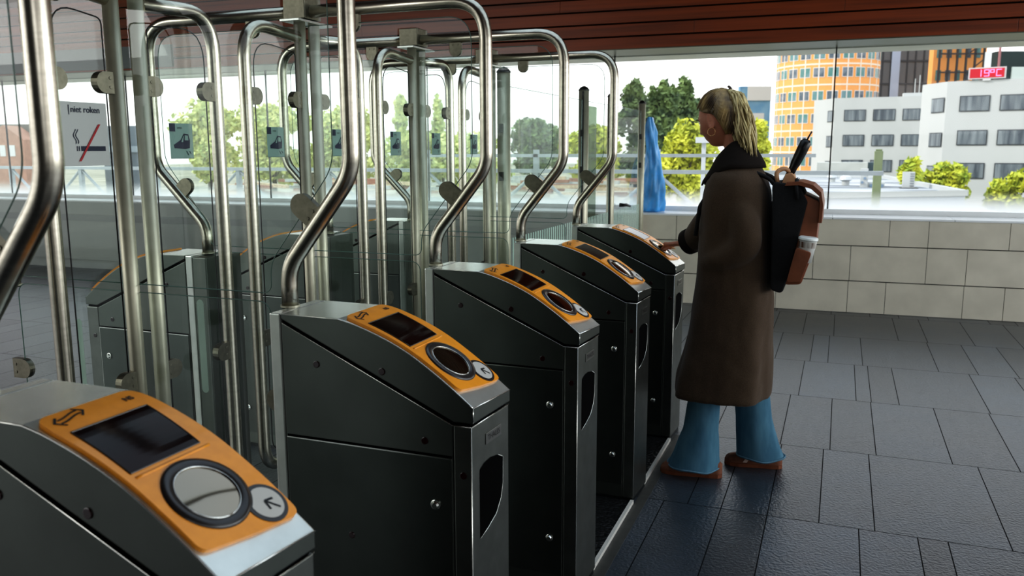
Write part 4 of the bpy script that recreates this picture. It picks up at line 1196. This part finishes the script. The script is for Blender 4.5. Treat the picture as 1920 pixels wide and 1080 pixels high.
bm = bmesh.new(); c = far(1715, 177, 103); box(bm, -1.2, 2.2, 0, 2, 0, .5); box(bm, 0, .1, .1, .2, .5, 2.2); box(bm, .5, .6, .1, .2, .5, 2.6); o = from_bm('roof_vent', bm, whitew, mid); o.location = Vector((c.x, c.y + 1, mC.z)) - Vector(loc)
# orange round tower
oc = far(1543, 281, 132); R_ = (1625 - 1447) / 2 * 125 / F * 1.06; loc = (oc.x, oc.y, GZ)
tw = thing('orange_tower', 'round orange office tower with rows of small square windows', 'building', loc)
orm = mat('orange cladding', (236, 164, 98), .8, var=.04, scale=.4); bandm = mat('pale band', (232, 214, 196), .8)
bm = bmesh.new(); tube(bm, [(0, 0, 0), (0, 0, 34)], R_, 64); from_bm('tower_wall', bm, orm, tw)
zrow = [far(1543, y, 125).z - GZ for y in (323, 303, 265, 222, 180, 137, 104, 66)]
bm = bmesh.new()
for i in range(len(zrow) - 1):
    zc = (zrow[i] + zrow[i + 1]) / 2 - .1 if i else zrow[1] - 1.7
    tube(bm, [(0, 0, zc - .12), (0, 0, zc + .12)], R_ + .03, 64, cap=False)
for k in range(14):
    a = -PI / 2 + (k - 6.5) * .27; obox(bm, (R_ * math.cos(a), R_ * math.sin(a), 17), Vector((-math.sin(a), math.cos(a), 0)) * .09, Vector((math.cos(a), math.sin(a), 0)) * .05, (0, 0, 17))
from_bm('pale_bands', bm, bandm, tw)
twf = mat('pale frame', (214, 206, 200), .6); twg = [mat('green glass', (78, 128, 120), .2, col2=(110, 140, 146), scale=1), mat('dark glass', (70, 84, 96), .2, col2=(120, 128, 136), scale=1)]
for i, z in enumerate(zrow[1:]):
    for k in range(12):
        a = -PI / 2 + YAW * .0 + (k - 6 + .5) * .27 + .0
        for s_ in (-.055, .055):
            aa = a + s_; nrmv = Vector((math.cos(aa), math.sin(aa), 0)); tv = Vector((-math.sin(aa), math.cos(aa), 0))
            if (Vector((oc.x, oc.y, 0)) + nrmv * R_ - Vector((CAM.x, CAM.y, 0))).dot(nrmv) > 0: continue
            c = nrmv * (R_ + .02) + Vector((0, 0, z))
            bm = bmesh.new(); obox(bm, c, tv * .40, nrmv * .03, (0, 0, .72)); w_ = from_bm('window', bm, twf, tw)
            bm = bmesh.new(); obox(bm, c + nrmv * .03, tv * .31, nrmv * .02, (0, 0, .62)); from_bm('pane', bm, twg[(i + k) % 2], w_)
# grey glass tower behind, orange wing with scaffold, dark block
def farbox(name, label, cat, x0, x1, ytop, depth, m, ybot=None, yaw=.0):
    a = far(x0, ytop, depth); b = far(x1, ytop, depth); t = thing(name, label, cat, (a.x, a.y, GZ))
    d = (b - a); d.z = 0; W_ = d.length; d.normalize(); n = Vector((-d.y, d.x, 0))
    bm = bmesh.new(); cs = [Vector((0, 0, 0)), d * W_, d * W_ + n * 1.5, n * 1.5]
    zb = 0 if ybot is None else far(x0, ybot, depth).z - GZ
    prism(bm, [(c.x, c.y) for c in cs], lambda u, v, z: (u, v, z), zb, a.z - GZ); from_bm('block', bm, m, t)
    return t, d, n, W_, a.z - GZ
greym = mat('grey cladding', (104, 108, 112), .6, var=.15, scale=.3, stretch=(1, 1, .2)); linem = mat('dark lines', (58, 62, 68), .6)
t, d, n_, W_, Ht = farbox('grey_tower', 'tall dark grey office tower with a pale vertical stripe, behind the white blocks', 'building', 1622, 1762, 30, 150, greym)
bm = bmesh.new()
for k in range(9): obox(bm, d * (W_ * (k + .5) / 9) - n_ * .05 + Vector((0, 0, Ht / 2)), d * .12, n_ * .05, (0, 0, Ht / 2))
for z in range(4, int(Ht), 4): obox(bm, d * W_ / 2 - n_ * .06 + Vector((0, 0, z)), d * W_ / 2, n_ * .05, (0, 0, .16))
from_bm('grid_lines', bm, linem, t)
bm = bmesh.new(); obox(bm, d * W_ * .45 - n_ * .1 + Vector((0, 0, Ht / 2)), d * .75, n_ * .1, (0, 0, Ht / 2)); from_bm('pale_stripe', bm, mat('pale glass stripe', (168, 184, 206), .4), t)
t, d, n_, W_, Ht = farbox('orange_wing', 'orange building wing behind dark scaffolding, left of the red temperature display', 'building', 1756, 1856, 30, 140, orm)
bm = bmesh.new()
for k in range(6): obox(bm, d * (W_ * (k + .3) / 6) - n_ * 1.2 + Vector((0, 0, Ht / 2)), d * .16, n_ * .1, (0, 0, Ht / 2))
for z in range(3, int(Ht), 3): obox(bm, d * W_ * .55 - n_ * 1.2 + Vector((0, 0, z)), d * W_ * .5, n_ * .1, (0, 0, .13))
for z in range(3, int(Ht) - 3, 3): obox(bm, d * W_ * .8 - n_ * 1.25 + Vector((0, 0, z + 1.5)), d * 1.6 + Vector((0, 0, 1.3)), n_ * .1, (0, 0, .1))
from_bm('scaffold', bm, mat('scaffold steel', (50, 46, 48), .6), t)
for k in range(5):
    for j in range(5):
        bm = bmesh.new(); obox(bm, d * (W_ * (k + .6) / 5.5) - n_ * .05 + Vector((0, 0, Ht - 2.2 - j * 3.7)), d * .42, n_ * .05, (0, 0, .85)); from_bm('window', bm, twg[k % 2], t)
t, d, n_, W_, Ht = farbox('dark_block', 'dark green black rooftop block at the far right', 'building', 1872, 1990, 96, 110, mat('dark green cladding', (24, 44, 44), .6, var=.2, scale=.5))
bm = bmesh.new(); obox(bm, d * 3.4 - n_ * .1 + Vector((0, 0, Ht - 2.9)), d * 1.5, n_ * .1, (0, 0, .9)); from_bm('pale_window', bm, mat('pale pane', (196, 206, 200), .3), t)
bm = bmesh.new(); obox(bm, d * .1 - n_ * .2 + Vector((0, 0, Ht - 1)), d * .12, n_ * .1, (0, 0, 2.4)); from_bm('corner_pole', bm, mat('pink pole', (160, 110, 112), .5), t)
# blue grey building seen behind her head
t, d, n_, W_, Ht = farbox('blue_grey_building', 'blue grey building with pale upper storey, behind the head of the woman', 'building', 1388, 1446, 162, 170, mat('blue cladding', (88, 132, 164), .6, col2=(120, 156, 176), scale=.4))
bm = bmesh.new()
obox(bm, d * W_ * .62 - n_ * .1 + Vector((0, 0, Ht - 1.4)), d * W_ * .38, n_ * .2, (0, 0, 1.4)); obox(bm, d * W_ * .55 - n_ * .1 + Vector((0, 0, Ht - 6.2)), d * W_ * .25, n_ * .15, (0, 0, .9))
obox(bm, d * W_ * .4 - n_ * .12 + Vector((0, 0, Ht - 12)), d * .5, n_ * .15, (0, 0, 3)); obox(bm, d * W_ * .8 - n_ * .12 + Vector((0, 0, Ht - 14)), d * .5, n_ * .15, (0, 0, 3)); from_bm('pale_panels', bm, mat('pale panel', (196, 194, 188), .7), t)
# temperature display
c = far(1851, 137, 73.2); ed = (bR - bC); ed.z = 0; ed.normalize(); en = Vector((-ed.y, ed.x, 0))
sg_ = thing('temperature_display', 'red LED display reading 19 degrees C on the roof of the white block', 'sign', c)
hw_, hh_ = 31 * 73.2 / F, 10.5 * 73.2 / F
bm = bmesh.new(); obox(bm, (0, 0, 0), ed * hw_, en * .12, (0, 0, hh_)); from_bm('display_case', bm, mat('display case', (196, 190, 190), .5), sg_)
bm = bmesh.new(); obox(bm, -en * .13, ed * (hw_ - .12), en * .02, (0, 0, hh_ - .1)); from_bm('display_face', bm, mat('dark red face', (150, 14, 30), .5, emit=(150, 10, 30), estr=.6), sg_)
bm = bmesh.new()
segs = {'1': 'bc', '9': 'abcfgd', 'o': 'abfg', 'C': 'adef'}
def digit(ch, cx):
    w_, h_ = .17, .26; S_ = {'a': ((-w_, h_), (w_, h_)), 'g': ((-w_, 0), (w_, 0)), 'd': ((-w_, -h_), (w_, -h_)), 'b': ((w_, h_), (w_, 0)), 'c': ((w_, 0), (w_, -h_)), 'f': ((-w_, h_), (-w_, 0)), 'e': ((-w_, 0), (-w_, -h_))}
    for s in segs[ch]:
        (x0, z0), (x1, z1) = S_[s]
        if ch == 'o': x0 *= .8; x1 *= .8; z0 = max(z0, .03); z1 = max(z1, .03)
        obox(bm, ed * (cx + (x0 + x1) / 2) - en * .17 + Vector((0, 0, (z0 + z1) / 2)), ed * (abs(x1 - x0) / 2 + .035), en * .01, (0, 0, abs(z1 - z0) / 2 + .035))
digit('1', -.62); digit('9', -.02); digit('o', .40); digit('C', .90)
from_bm('digits', bm, mat('led red', (255, 90, 130), .5, emit=(255, 100, 140), estr=2.2), sg_)
bm = bmesh.new(); zz_ = c.z - bC.z; obox(bm, (0, 0, -hh_ - (zz_ - hh_) / 2), ed * .3, en * .1, (0, 0, (zz_ - hh_) / 2 + .05)); obox(bm, -ed * .05 + en * .3 + Vector((0, 0, .6)), ed * .25, en * .1, (0, 0, 1.2)); from_bm('display_stand', bm, mat('stand', (206, 206, 206), .6), sg_)
# low roof in front with plant
ra, rb, rc, rd = far(1575, 352, 38), far(1812, 368, 38), far(1640, 330, 62), far(1480, 330, 62)
rz = -1.05
def gp(px, py, z):   # point on a level plane
    d = fw * F + RT * (px - 960) + UP * (540 - py); return CAM + d * ((z - CAM.z) / d.z)
q1, q2, q3, q4 = gp(1470, 372, rz), gp(1810, 366, rz), gp(1655, 334, rz), gp(1400, 330, rz)
loc = (q1.x, q1.y, GZ)
lr = thing('flat_roof_building', 'low building with a flat pale grey roof and rooftop plant, outside the window', 'building', loc)
bm = bmesh.new(); prism(bm, [(p_.x - loc[0], p_.y - loc[1]) for p_ in (q1, q2, q3, q4)], lambda u, v, z: (u, v, z), 0, rz - GZ); from_bm('walls', bm, mat('grey roof wall', (176, 184, 194), .7, var=.05), lr)
bm = bmesh.new(); prism(bm, [(p_.x - loc[0], p_.y - loc[1]) for p_ in (q1.lerp(q3, .03), q2.lerp(q4, .03), q3.lerp(q1, .03), q4.lerp(q2, .03))], lambda u, v, z: (u, v, z), rz - GZ, rz - GZ + .02); from_bm('roof_felt', bm, mat('roof felt', (188, 192, 196), .8, col2=(96, 100, 104), scale=.35, stretch=(.3, 1.4, 1)), lr)
bm = bmesh.new()
for p_, q_ in ((q1, q2), (q2, q3), (q3, q4)): a = p_ - Vector(loc); b = q_ - Vector(loc); tube(bm, [Vector((a.x, a.y, rz - GZ + .12)), Vector((b.x, b.y, rz - GZ + .12))], .22, 4)
from_bm('parapet', bm, whitew, lr)
def on_roof(px, py): return gp(px, py, rz)
for i, (px, py, r_) in enumerate(((1585, 348, .7), (1560, 342, .6), (1556, 334, .4))):
    c = on_roof(px, py); k = (c - CAM).length / F
    t = thing('roof_ventilator', ['round pale roof ventilator in front, right of the window joint', 'round pale roof ventilator beside the window joint', 'smallest round roof ventilator, farther back on the flat roof'][i], 'ventilator', c, 'roof ventilators')
    rr = 13 * k * r_; bm = bmesh.new(); tube(bm, [(0, 0, 0), (0, 0, rr * 1.0)], rr * .7, 16); from_bm('neck', bm, whitew, t)
    bm = bmesh.new(); tube(bm, [(0, 0, rr * .9), (0, 0, rr * 1.1), (0, 0, rr * 1.7), (0, 0, rr * 2)], rr, 16, radii=[rr * .9, rr * 1.15, rr * .95, rr * .3]); from_bm('hood', bm, mat('ventilator steel', (196, 200, 202), .4, .3), t)
c = on_roof(1704, 354); k = (c - CAM).length / F
t = thing('air_conditioner', 'boxy white air conditioning unit standing on the flat roof', 'air conditioner', c)
bm = bmesh.new(); box(bm, -10 * k, 8 * k, 0, .8, .05, 28 * k); from_bm('casing', bm, whitew, t)
bm = bmesh.new()
for j in range(6): box(bm, 1 * k, 7 * k, -.03, 0, (4 + j * 4) * k, (6 + j * 4) * k)
from_bm('grille', bm, mat('grille', (130, 134, 138), .6), t)
bm = bmesh.new(); box(bm, -14 * k, 14 * k, -.3, 1, 0, .06); from_bm('base_pad', bm, M['darkmetal'], t)
c = on_roof(1630, 352)
t = thing('roof_machine', 'white boxy ventilation machine with a blue grey base beside the green post', 'ventilation unit', c); k = (c - CAM).length / F
bm = bmesh.new(); box(bm, -15 * k, -3 * k, 0, 1, 0, 32 * k); box(bm, -4 * k, 24 * k, .2, 1.2, 0, 9 * k); from_bm('casing', bm, whitew, t)
bm = bmesh.new()
for j in range(3): tube(bm, [(( -12 + j * 4) * k, -.02, (9 + 7 * j % 18) * k), ((-12 + j * 4) * k, -.1, (9 + 7 * j % 18) * k)], 2.2 * k, 12)
box(bm, 0, 22 * k, .1, .2, 1 * k, 6 * k); from_bm('fans', bm, mat('fan grey', (120, 140, 160), .6), t)
c = on_roof(1565, 331); k = (c - CAM).length / F
t = thing('plant_room', 'pale concrete plant room on the far side of the flat roof', 'building', (c.x, c.y, rz))
bm = bmesh.new(); box(bm, -30 * k, 52 * k, 0, 3, 0, 24 * k); from_bm('walls', bm, mat('concrete', (186, 188, 182), .8, var=.08, scale=.6), t)
bm = bmesh.new(); box(bm, 52 * k, 70 * k, .3, 3, 0, 24 * k); from_bm('dark_door', bm, mat('dark opening', (60, 78, 84), .6), t)
# green grey post
c = far(1648, 283, 14); bm = bmesh.new(); box(bm, -.065, .065, -.08, .08, 0, c.z - GZ); box(bm, -.05, .05, -.06, .06, c.z - GZ, c.z - GZ + .03)
o = from_bm('signal_post', bm, mat('mossy post', (126, 136, 104), .8, var=.12, scale=3), bevel=.01); o.location = (c.x, c.y, GZ); tag(o, 'square green grey post standing outside the right window', 'post')
# steel walkway railing outside
grm = mat('galvanised steel', (168, 174, 178), .5, .3, var=.05)
t = thing('walkway_railing', 'galvanised steel railing with diagonal braces running along outside the windows', 'railing', (0, 12, 0))
bm = bmesh.new(); box(bm, -16, 1.3, -.05, .05, 1.13, 1.19); from_bm('lower_rail', bm, grm, t)
bm = bmesh.new(); box(bm, -6.0, .4, -.04, .04, 1.38, 1.43); from_bm('top_rail', bm, grm, t)
x = -15.6
while x < -.9:
    bm = bmesh.new(); box(bm, x - .04, x + .04, -.04, .04, -1.2, 1.5 if -6 < x < .4 else 1.16); from_bm('post', bm, grm, t)
    bm = bmesh.new(); tube(bm, [(x, .0, 1.14), (x + .98, 0, .30)], .028, 8); tube(bm, [(x + 1.96, 0, 1.14), (x + .98, 0, .30)], .028, 8); from_bm('brace', bm, grm, t)
    x += 1.96
bm = bmesh.new(); box(bm, -16, 1.3, -.3, .6, .05, .28); from_bm('deck', bm, mat('deck grey', (190, 196, 198), .7), t)
for px in (1320,):
    c = far(px, 268, 13.5); bm = bmesh.new(); box(bm, -.03, .03, -.03, .03, 0, c.z + .04); box(bm, -.12, .14, -.1, .1, c.z, c.z + .09); o = from_bm('walkway_lamp', bm, mat('lamp grey', (204, 206, 208), .5)); o.location = (c.x, c.y, 0); tag(o, 'pale flat-topped lamp post on the railing, just left of the chin of the woman', 'lamp')

# trees
def leafm(name, c1, c2):
    m = mat(name, c1, .7, col2=c2, scale=1.2); b = m.node_tree.nodes['Principled BSDF']; return m
LM = [leafm('dark foliage', (122, 142, 84), (62, 84, 54)), leafm('yellow green foliage', (206, 206, 70), (130, 150, 44)), leafm('pale green foliage', (226, 224, 146), (164, 178, 110)), leafm('spring foliage', (222, 222, 84), (150, 160, 50))]
bark = mat('bark', (92, 84, 70), .9, var=.2, scale=4)
def tree(label, px0, px1, pytop, pybot, depth, m, n=2600, leaf=.0, shape=1., group='trees outside the windows', cols=1, sparse=0.):
    rs = random.Random(int(px0 * 7 + pytop)); k = depth / F
    c = far((px0 + px1) / 2, 281, depth); ztop = far((px0 + px1) / 2, pytop, depth).z; zb = far((px0 + px1) / 2, pybot, depth).z; W_ = (px1 - px0) / 2 * k
    t = thing('tree', label, 'tree', (c.x, c.y, GZ), group)
    H_ = ztop - zb; leaf = (leaf or max(.10, 3.2 * k)) * 1.15
    lobes = []
    for i in range(int(26 * cols)):
        u = rs.uniform(-1, 1); v = rs.random()
        ww = math.sqrt(max(0.05, 1 - (abs(v - .42) / .62) ** 2)) if shape >= 1 else (1 - v * .75)
        lobes.append((u * W_ * .72 * ww, rs.uniform(-.6, .6) * W_ * .7, zb + H_ * (.06 + .84 * v), W_ * rs.uniform(.28, .46), min(H_ * .17, W_ * .6) * rs.uniform(.8, 1.3)))
    lobes.append((0, 0, ztop - H_ * .12, W_ * .28, H_ * .12))
    bm = bmesh.new()
    for i in range(int(n * 1.5)):
        lx, ly, lz, rr, rz_ = rs.choice(lobes)
        d = Vector((rs.gauss(0, 1), rs.gauss(0, 1), rs.gauss(0, 1))).normalized() * (rs.random() ** .4 if not sparse else rs.random() ** .2)
        p = Vector((lx + d.x * rr, ly + d.y * rr, lz - GZ + d.z * rz_))
        a = Vector((rs.gauss(0, 1), rs.gauss(0, 1), rs.gauss(0, 1))).normalized(); b = a.orthogonal().normalized(); s_ = leaf * rs.uniform(.6, 1.3)
        bm.faces.new([bm.verts.new(p + a * s_), bm.verts.new(p + b * s_ * .6), bm.verts.new(p - a * s_), bm.verts.new(p - b * s_ * .6)])
    me = bpy.data.meshes.new('foliage'); bm.to_mesh(me); bm.free(); new_obj('foliage', me, m, t)
    bm = bmesh.new(); tube(bm, [(0, 0, 0), (.05 * W_, 0, (zb - GZ) + H_ * .3), (0, 0, (zb - GZ) + H_ * .8)], .2, 8, radii=[.03 * H_ + .1, .02 * H_ + .05, .03])
    for lx, ly, lz, rr, rz_ in lobes[:7]: tube(bm, [(0, 0, (zb - GZ) + H_ * .25), (lx, ly, lz - GZ)], .04, 5, radii=[.07, .02])
    from_bm('trunk', bm, bark, t)
    return t
tree('tall dark green tree nearest the blue cover, left of the woman', 1150, 1235, 158, 330, 66, LM[0], 3000, leaf=.22)
tree('tall dark green tree with a ragged top, second from the blue cover', 1205, 1278, 150, 320, 62, LM[0], 3200, leaf=.2)
tree('dark green tree close to the face of the woman', 1250, 1322, 152, 330, 64, LM[0], 3000, leaf=.2)
tree('yellow green bushy tree below the dark trees, left of the woman', 1228, 1350, 236, 385, 40, LM[3], 4200, leaf=.13)
tree('yellow green tree visible behind the ponytail', 1395, 1448, 225, 360, 52, LM[3], 1800, leaf=.16)
tree('small yellow green tree in front of the corner of the tall white block', 1690, 1730, 298, 380, 60, LM[1], 420, leaf=.3, sparse=1)
tree('yellow green tree in front of the tall white block, right of the smaller one', 1722, 1818, 305, 385, 68, LM[1], 1300, leaf=.27, sparse=1)
tree('yellow green tree at the right border before the white block', 1862, 1960, 322, 400, 66, LM[1], 1300, leaf=.27, sparse=1)
tree('pale green tree seen through the glass between the first two train stickers', 318, 460, 196, 330, 72, LM[2], 4200, leaf=.22)
tree('pale yellow green tree behind the second train sticker', 430, 590, 194, 330, 80, LM[2], 4200, leaf=.22)
tree('pale tree seen through the glass right of the nearest junction box', 560, 730, 204, 330, 88, LM[2], 4000, leaf=.24)
tree('slender grey green poplar seen through the middle panes', 735, 775, 178, 330, 90, LM[2], 900, leaf=.28, shape=.5)
tree('slender poplar seen right of the second junction box', 800, 842, 178, 330, 92, LM[2], 900, leaf=.28, shape=.5)
tree('round dark green tree clump seen through the fence glass', 945, 1070, 226, 320, 95, LM[0], 2600, leaf=.3)
tree('low yellow green hedge tree seen through the last frame', 1040, 1180, 240, 330, 80, LM[3], 2400, leaf=.25)
tree('low pale green tree seen through the third frame', 690, 960, 250, 345, 85, LM[2], 3200, leaf=.28, cols=1.6)
# gabled brick house, far left
c = far(-20, 285, 85); t = thing('gabled_house', 'brick house with a gable and grey roof at the far left', 'building', (c.x, c.y, GZ))
dR = RT.copy(); dR.z = 0; dR.normalize(); dN = Vector((-dR.y, dR.x, 0)); k = 85 / F
zt = far(0, 235, 85).z - GZ; ze = far(0, 262, 85).z - GZ
bm = bmesh.new(); prism(bm, [(-20 * k, 0), (66 * k, 0), (66 * k, ze), (30 * k, zt), (-20 * k, ze)], lambda u, v, w_: dR * u + dN * w_ + Vector((0, 0, v)), 0, 6); from_bm('walls', bm, mat('brick', (176, 136, 116), .8, var=.1, scale=2), t)
bm = bmesh.new(); prism(bm, [(-60 * k, ze - .3), (95 * k, ze - .3), (95 * k, zt + .2), (-60 * k, zt + .2)], lambda u, v, w_: dR * u + dN * w_ + Vector((0, 0, v)), 3, 9); from_bm('roof', bm, mat('grey roof', (118, 120, 112), .8), t)
for u in (8, 26, 44):
    bm = bmesh.new(); obox(bm, dR * u * k - dN * .05 + Vector((0, 0, ze - 1.1)), dR * 5 * k, dN * .05, (0, 0, .55)); from_bm('window', bm, mat('white window', (220, 222, 222), .5), t)
t, d, n_, W_, Ht = farbox('slate_building', 'blue grey building seen between the no smoking sign and the first posts', 'building', 190, 275, 236, 95, mat('slate', (112, 122, 130), .8, var=.1, scale=.5))
bm = bmesh.new(); obox(bm, d * W_ * .5 - n_ * .1 + Vector((0, 0, Ht - 2.6)), d * W_ * .42, n_ * .08, (0, 0, .35)); from_bm('window_band', bm, mat('slate glass', (150, 162, 170), .4), t)
# stacked sleepers / yard clutter
rs = random.Random(5)
pal = [mat('rusty steel', (150, 104, 84), .8, var=.2), mat('pale timber', (196, 176, 150), .8, var=.2), mat('grey sheds', (178, 180, 178), .8, var=.1)]
spots = [(700, 338, 46), (800, 340, 48), (1010, 332, 50), (1120, 335, 46), (600, 336, 52), (480, 345, 44)]
names = ['in the gap right of the nearest junction box post', 'seen through the middle panes', 'seen through the glass fence', 'seen left of the farthest post', 'seen left of the second posts', 'seen under the second train sticker']
for (px, py, dp), nm in zip(spots, names):
    c = far(px, py, dp); t = thing('timber_stack', 'heap of timber and rusty parts ' + nm, 'timber stack', (c.x, c.y, GZ), 'heaps in the rail yard')
    for j in range(16):
        a = rs.uniform(-.3, .3); u = Vector((math.cos(a), math.sin(a), rs.uniform(-.05, .05))) * rs.uniform(.8, 1.8); bm = bmesh.new()
        obox(bm, Vector((rs.uniform(-1.6, 1.6), rs.uniform(-1, 1), (c.z - GZ) - rs.uniform(0, 1.4))), u, u.cross(Vector((0, 0, 1))).normalized() * .12, (0, 0, .09)); from_bm('beam', bm, pal[j % 3], t)
    bm = bmesh.new(); box(bm, -1.9, 1.9, -1.2, 1.2, 0, c.z - GZ - 1.3); from_bm('loading_ramp', bm, pal[2], t)

# ------------------------------------------------------------------ light
w = bpy.data.worlds.new('World'); S.world = w; w.use_nodes = True; nt = w.node_tree
bg = nt.nodes['Background']; tc = nt.nodes.new('ShaderNodeTexCoord'); sp = nt.nodes.new('ShaderNodeSeparateXYZ'); nt.links.new(tc.outputs['Generated'], sp.inputs[0])
cr = nt.nodes.new('ShaderNodeValToRGB'); cr.color_ramp.elements[0].position = .45; cr.color_ramp.elements[0].color = (.32, .34, .34, 1); cr.color_ramp.elements[1].position = .52; cr.color_ramp.elements[1].color = (1, 1, 1, 1)
e3 = cr.color_ramp.elements.new(.9); e3.color = (.78, .88, 1, 1)
mr = nt.nodes.new('ShaderNodeMapRange'); mr.inputs[1].default_value = -1; mr.inputs[2].default_value = 1; nt.links.new(sp.outputs[2], mr.inputs[0]); nt.links.new(mr.outputs[0], cr.inputs[0])
nz = nt.nodes.new('ShaderNodeTexNoise'); nz.inputs['Scale'].default_value = 3; nz.inputs['Detail'].default_value = 6; nt.links.new(tc.outputs['Generated'], nz.inputs['Vector'])
mx = nt.nodes.new('ShaderNodeMix'); mx.data_type = 'RGBA'; mx.blend_type = 'MULTIPLY'; mx.inputs[0].default_value = .18
nt.links.new(cr.outputs[0], mx.inputs[6]); nt.links.new(nz.outputs[0], mx.inputs[7]); nt.links.new(mx.outputs[2], bg.inputs[0])
bg.inputs[1].default_value = 1.35
sun = bpy.data.lights.new('sun', 'SUN'); sun.energy = 1.5; sun.angle = .02; sun.color = (1, .96, .88)
so_ = bpy.data.objects.new('sun', sun); COL.objects.link(so_); dv = Vector((.80, .30, -.62)); so_.rotation_euler = dv.to_track_quat('-Z', 'Y').to_euler()
def area(name, loc, tgt, sx, sy, e, col=(1, 1, 1)):
    l = bpy.data.lights.new(name, 'AREA'); l.shape = 'RECTANGLE'; l.size = sx; l.size_y = sy; l.energy = e; l.color = col
    o = bpy.data.objects.new(name, l); COL.objects.link(o); o.location = loc; o.rotation_euler = (Vector(tgt) - Vector(loc)).to_track_quat('-Z', 'Y').to_euler(); return o
area('daylight_right', (6.8, 3.5, 1.9), (0, 3.5, .8), 7, 1.8, 110, (.9, .96, 1))
area('fill_front', (3.5, -4.8, 2.4), (.5, 1.5, .9), 3, 1.2, 20, (.95, .97, 1))  # added fill lamp, out of view before the closed front wall
area('fill_left', (-7, -2.5, 3.1), (-7, 2, 0), 5, 2, 90, (1, 1, .97))  # unseen area lamp added to brighten the left of the hall

# ------------------------------------------------------------------ camera
cam = bpy.data.cameras.new('camera'); co_ = bpy.data.objects.new('camera', cam); COL.objects.link(co_)
mw = Matrix((( RT.x, UP.x, -fw.x, CAM.x), (RT.y, UP.y, -fw.y, CAM.y), (RT.z, UP.z, -fw.z, CAM.z), (0, 0, 0, 1)))
co_.matrix_world = mw; cam.sensor_width = 36; cam.lens = F / 1920 * 36; cam.clip_start = .05; cam.clip_end = 1000
cam.dof.use_dof = True; cam.dof.focus_distance = 3.0; cam.dof.aperture_fstop = 5.6
S.camera = co_
S.view_settings.view_transform = 'Standard'; S.view_settings.look = 'None'; S.view_settings.exposure = .55; S.view_settings.gamma = 1
S.view_settings.use_curve_mapping = True
cm = S.view_settings.curve_mapping; c_ = cm.curves[3]
for x_, y_ in ((.012, .0065), (.05, .036), (.2, .2), (.6, .68)): c_.points.new(x_, y_)
cm.update()
S.cycles.use_denoising = True; S.cycles.max_bounces = 10; S.cycles.transparent_max_bounces = 40; S.cycles.diffuse_bounces = 4; S.cycles.glossy_bounces = 5
S.cycles.sample_clamp_indirect = 4
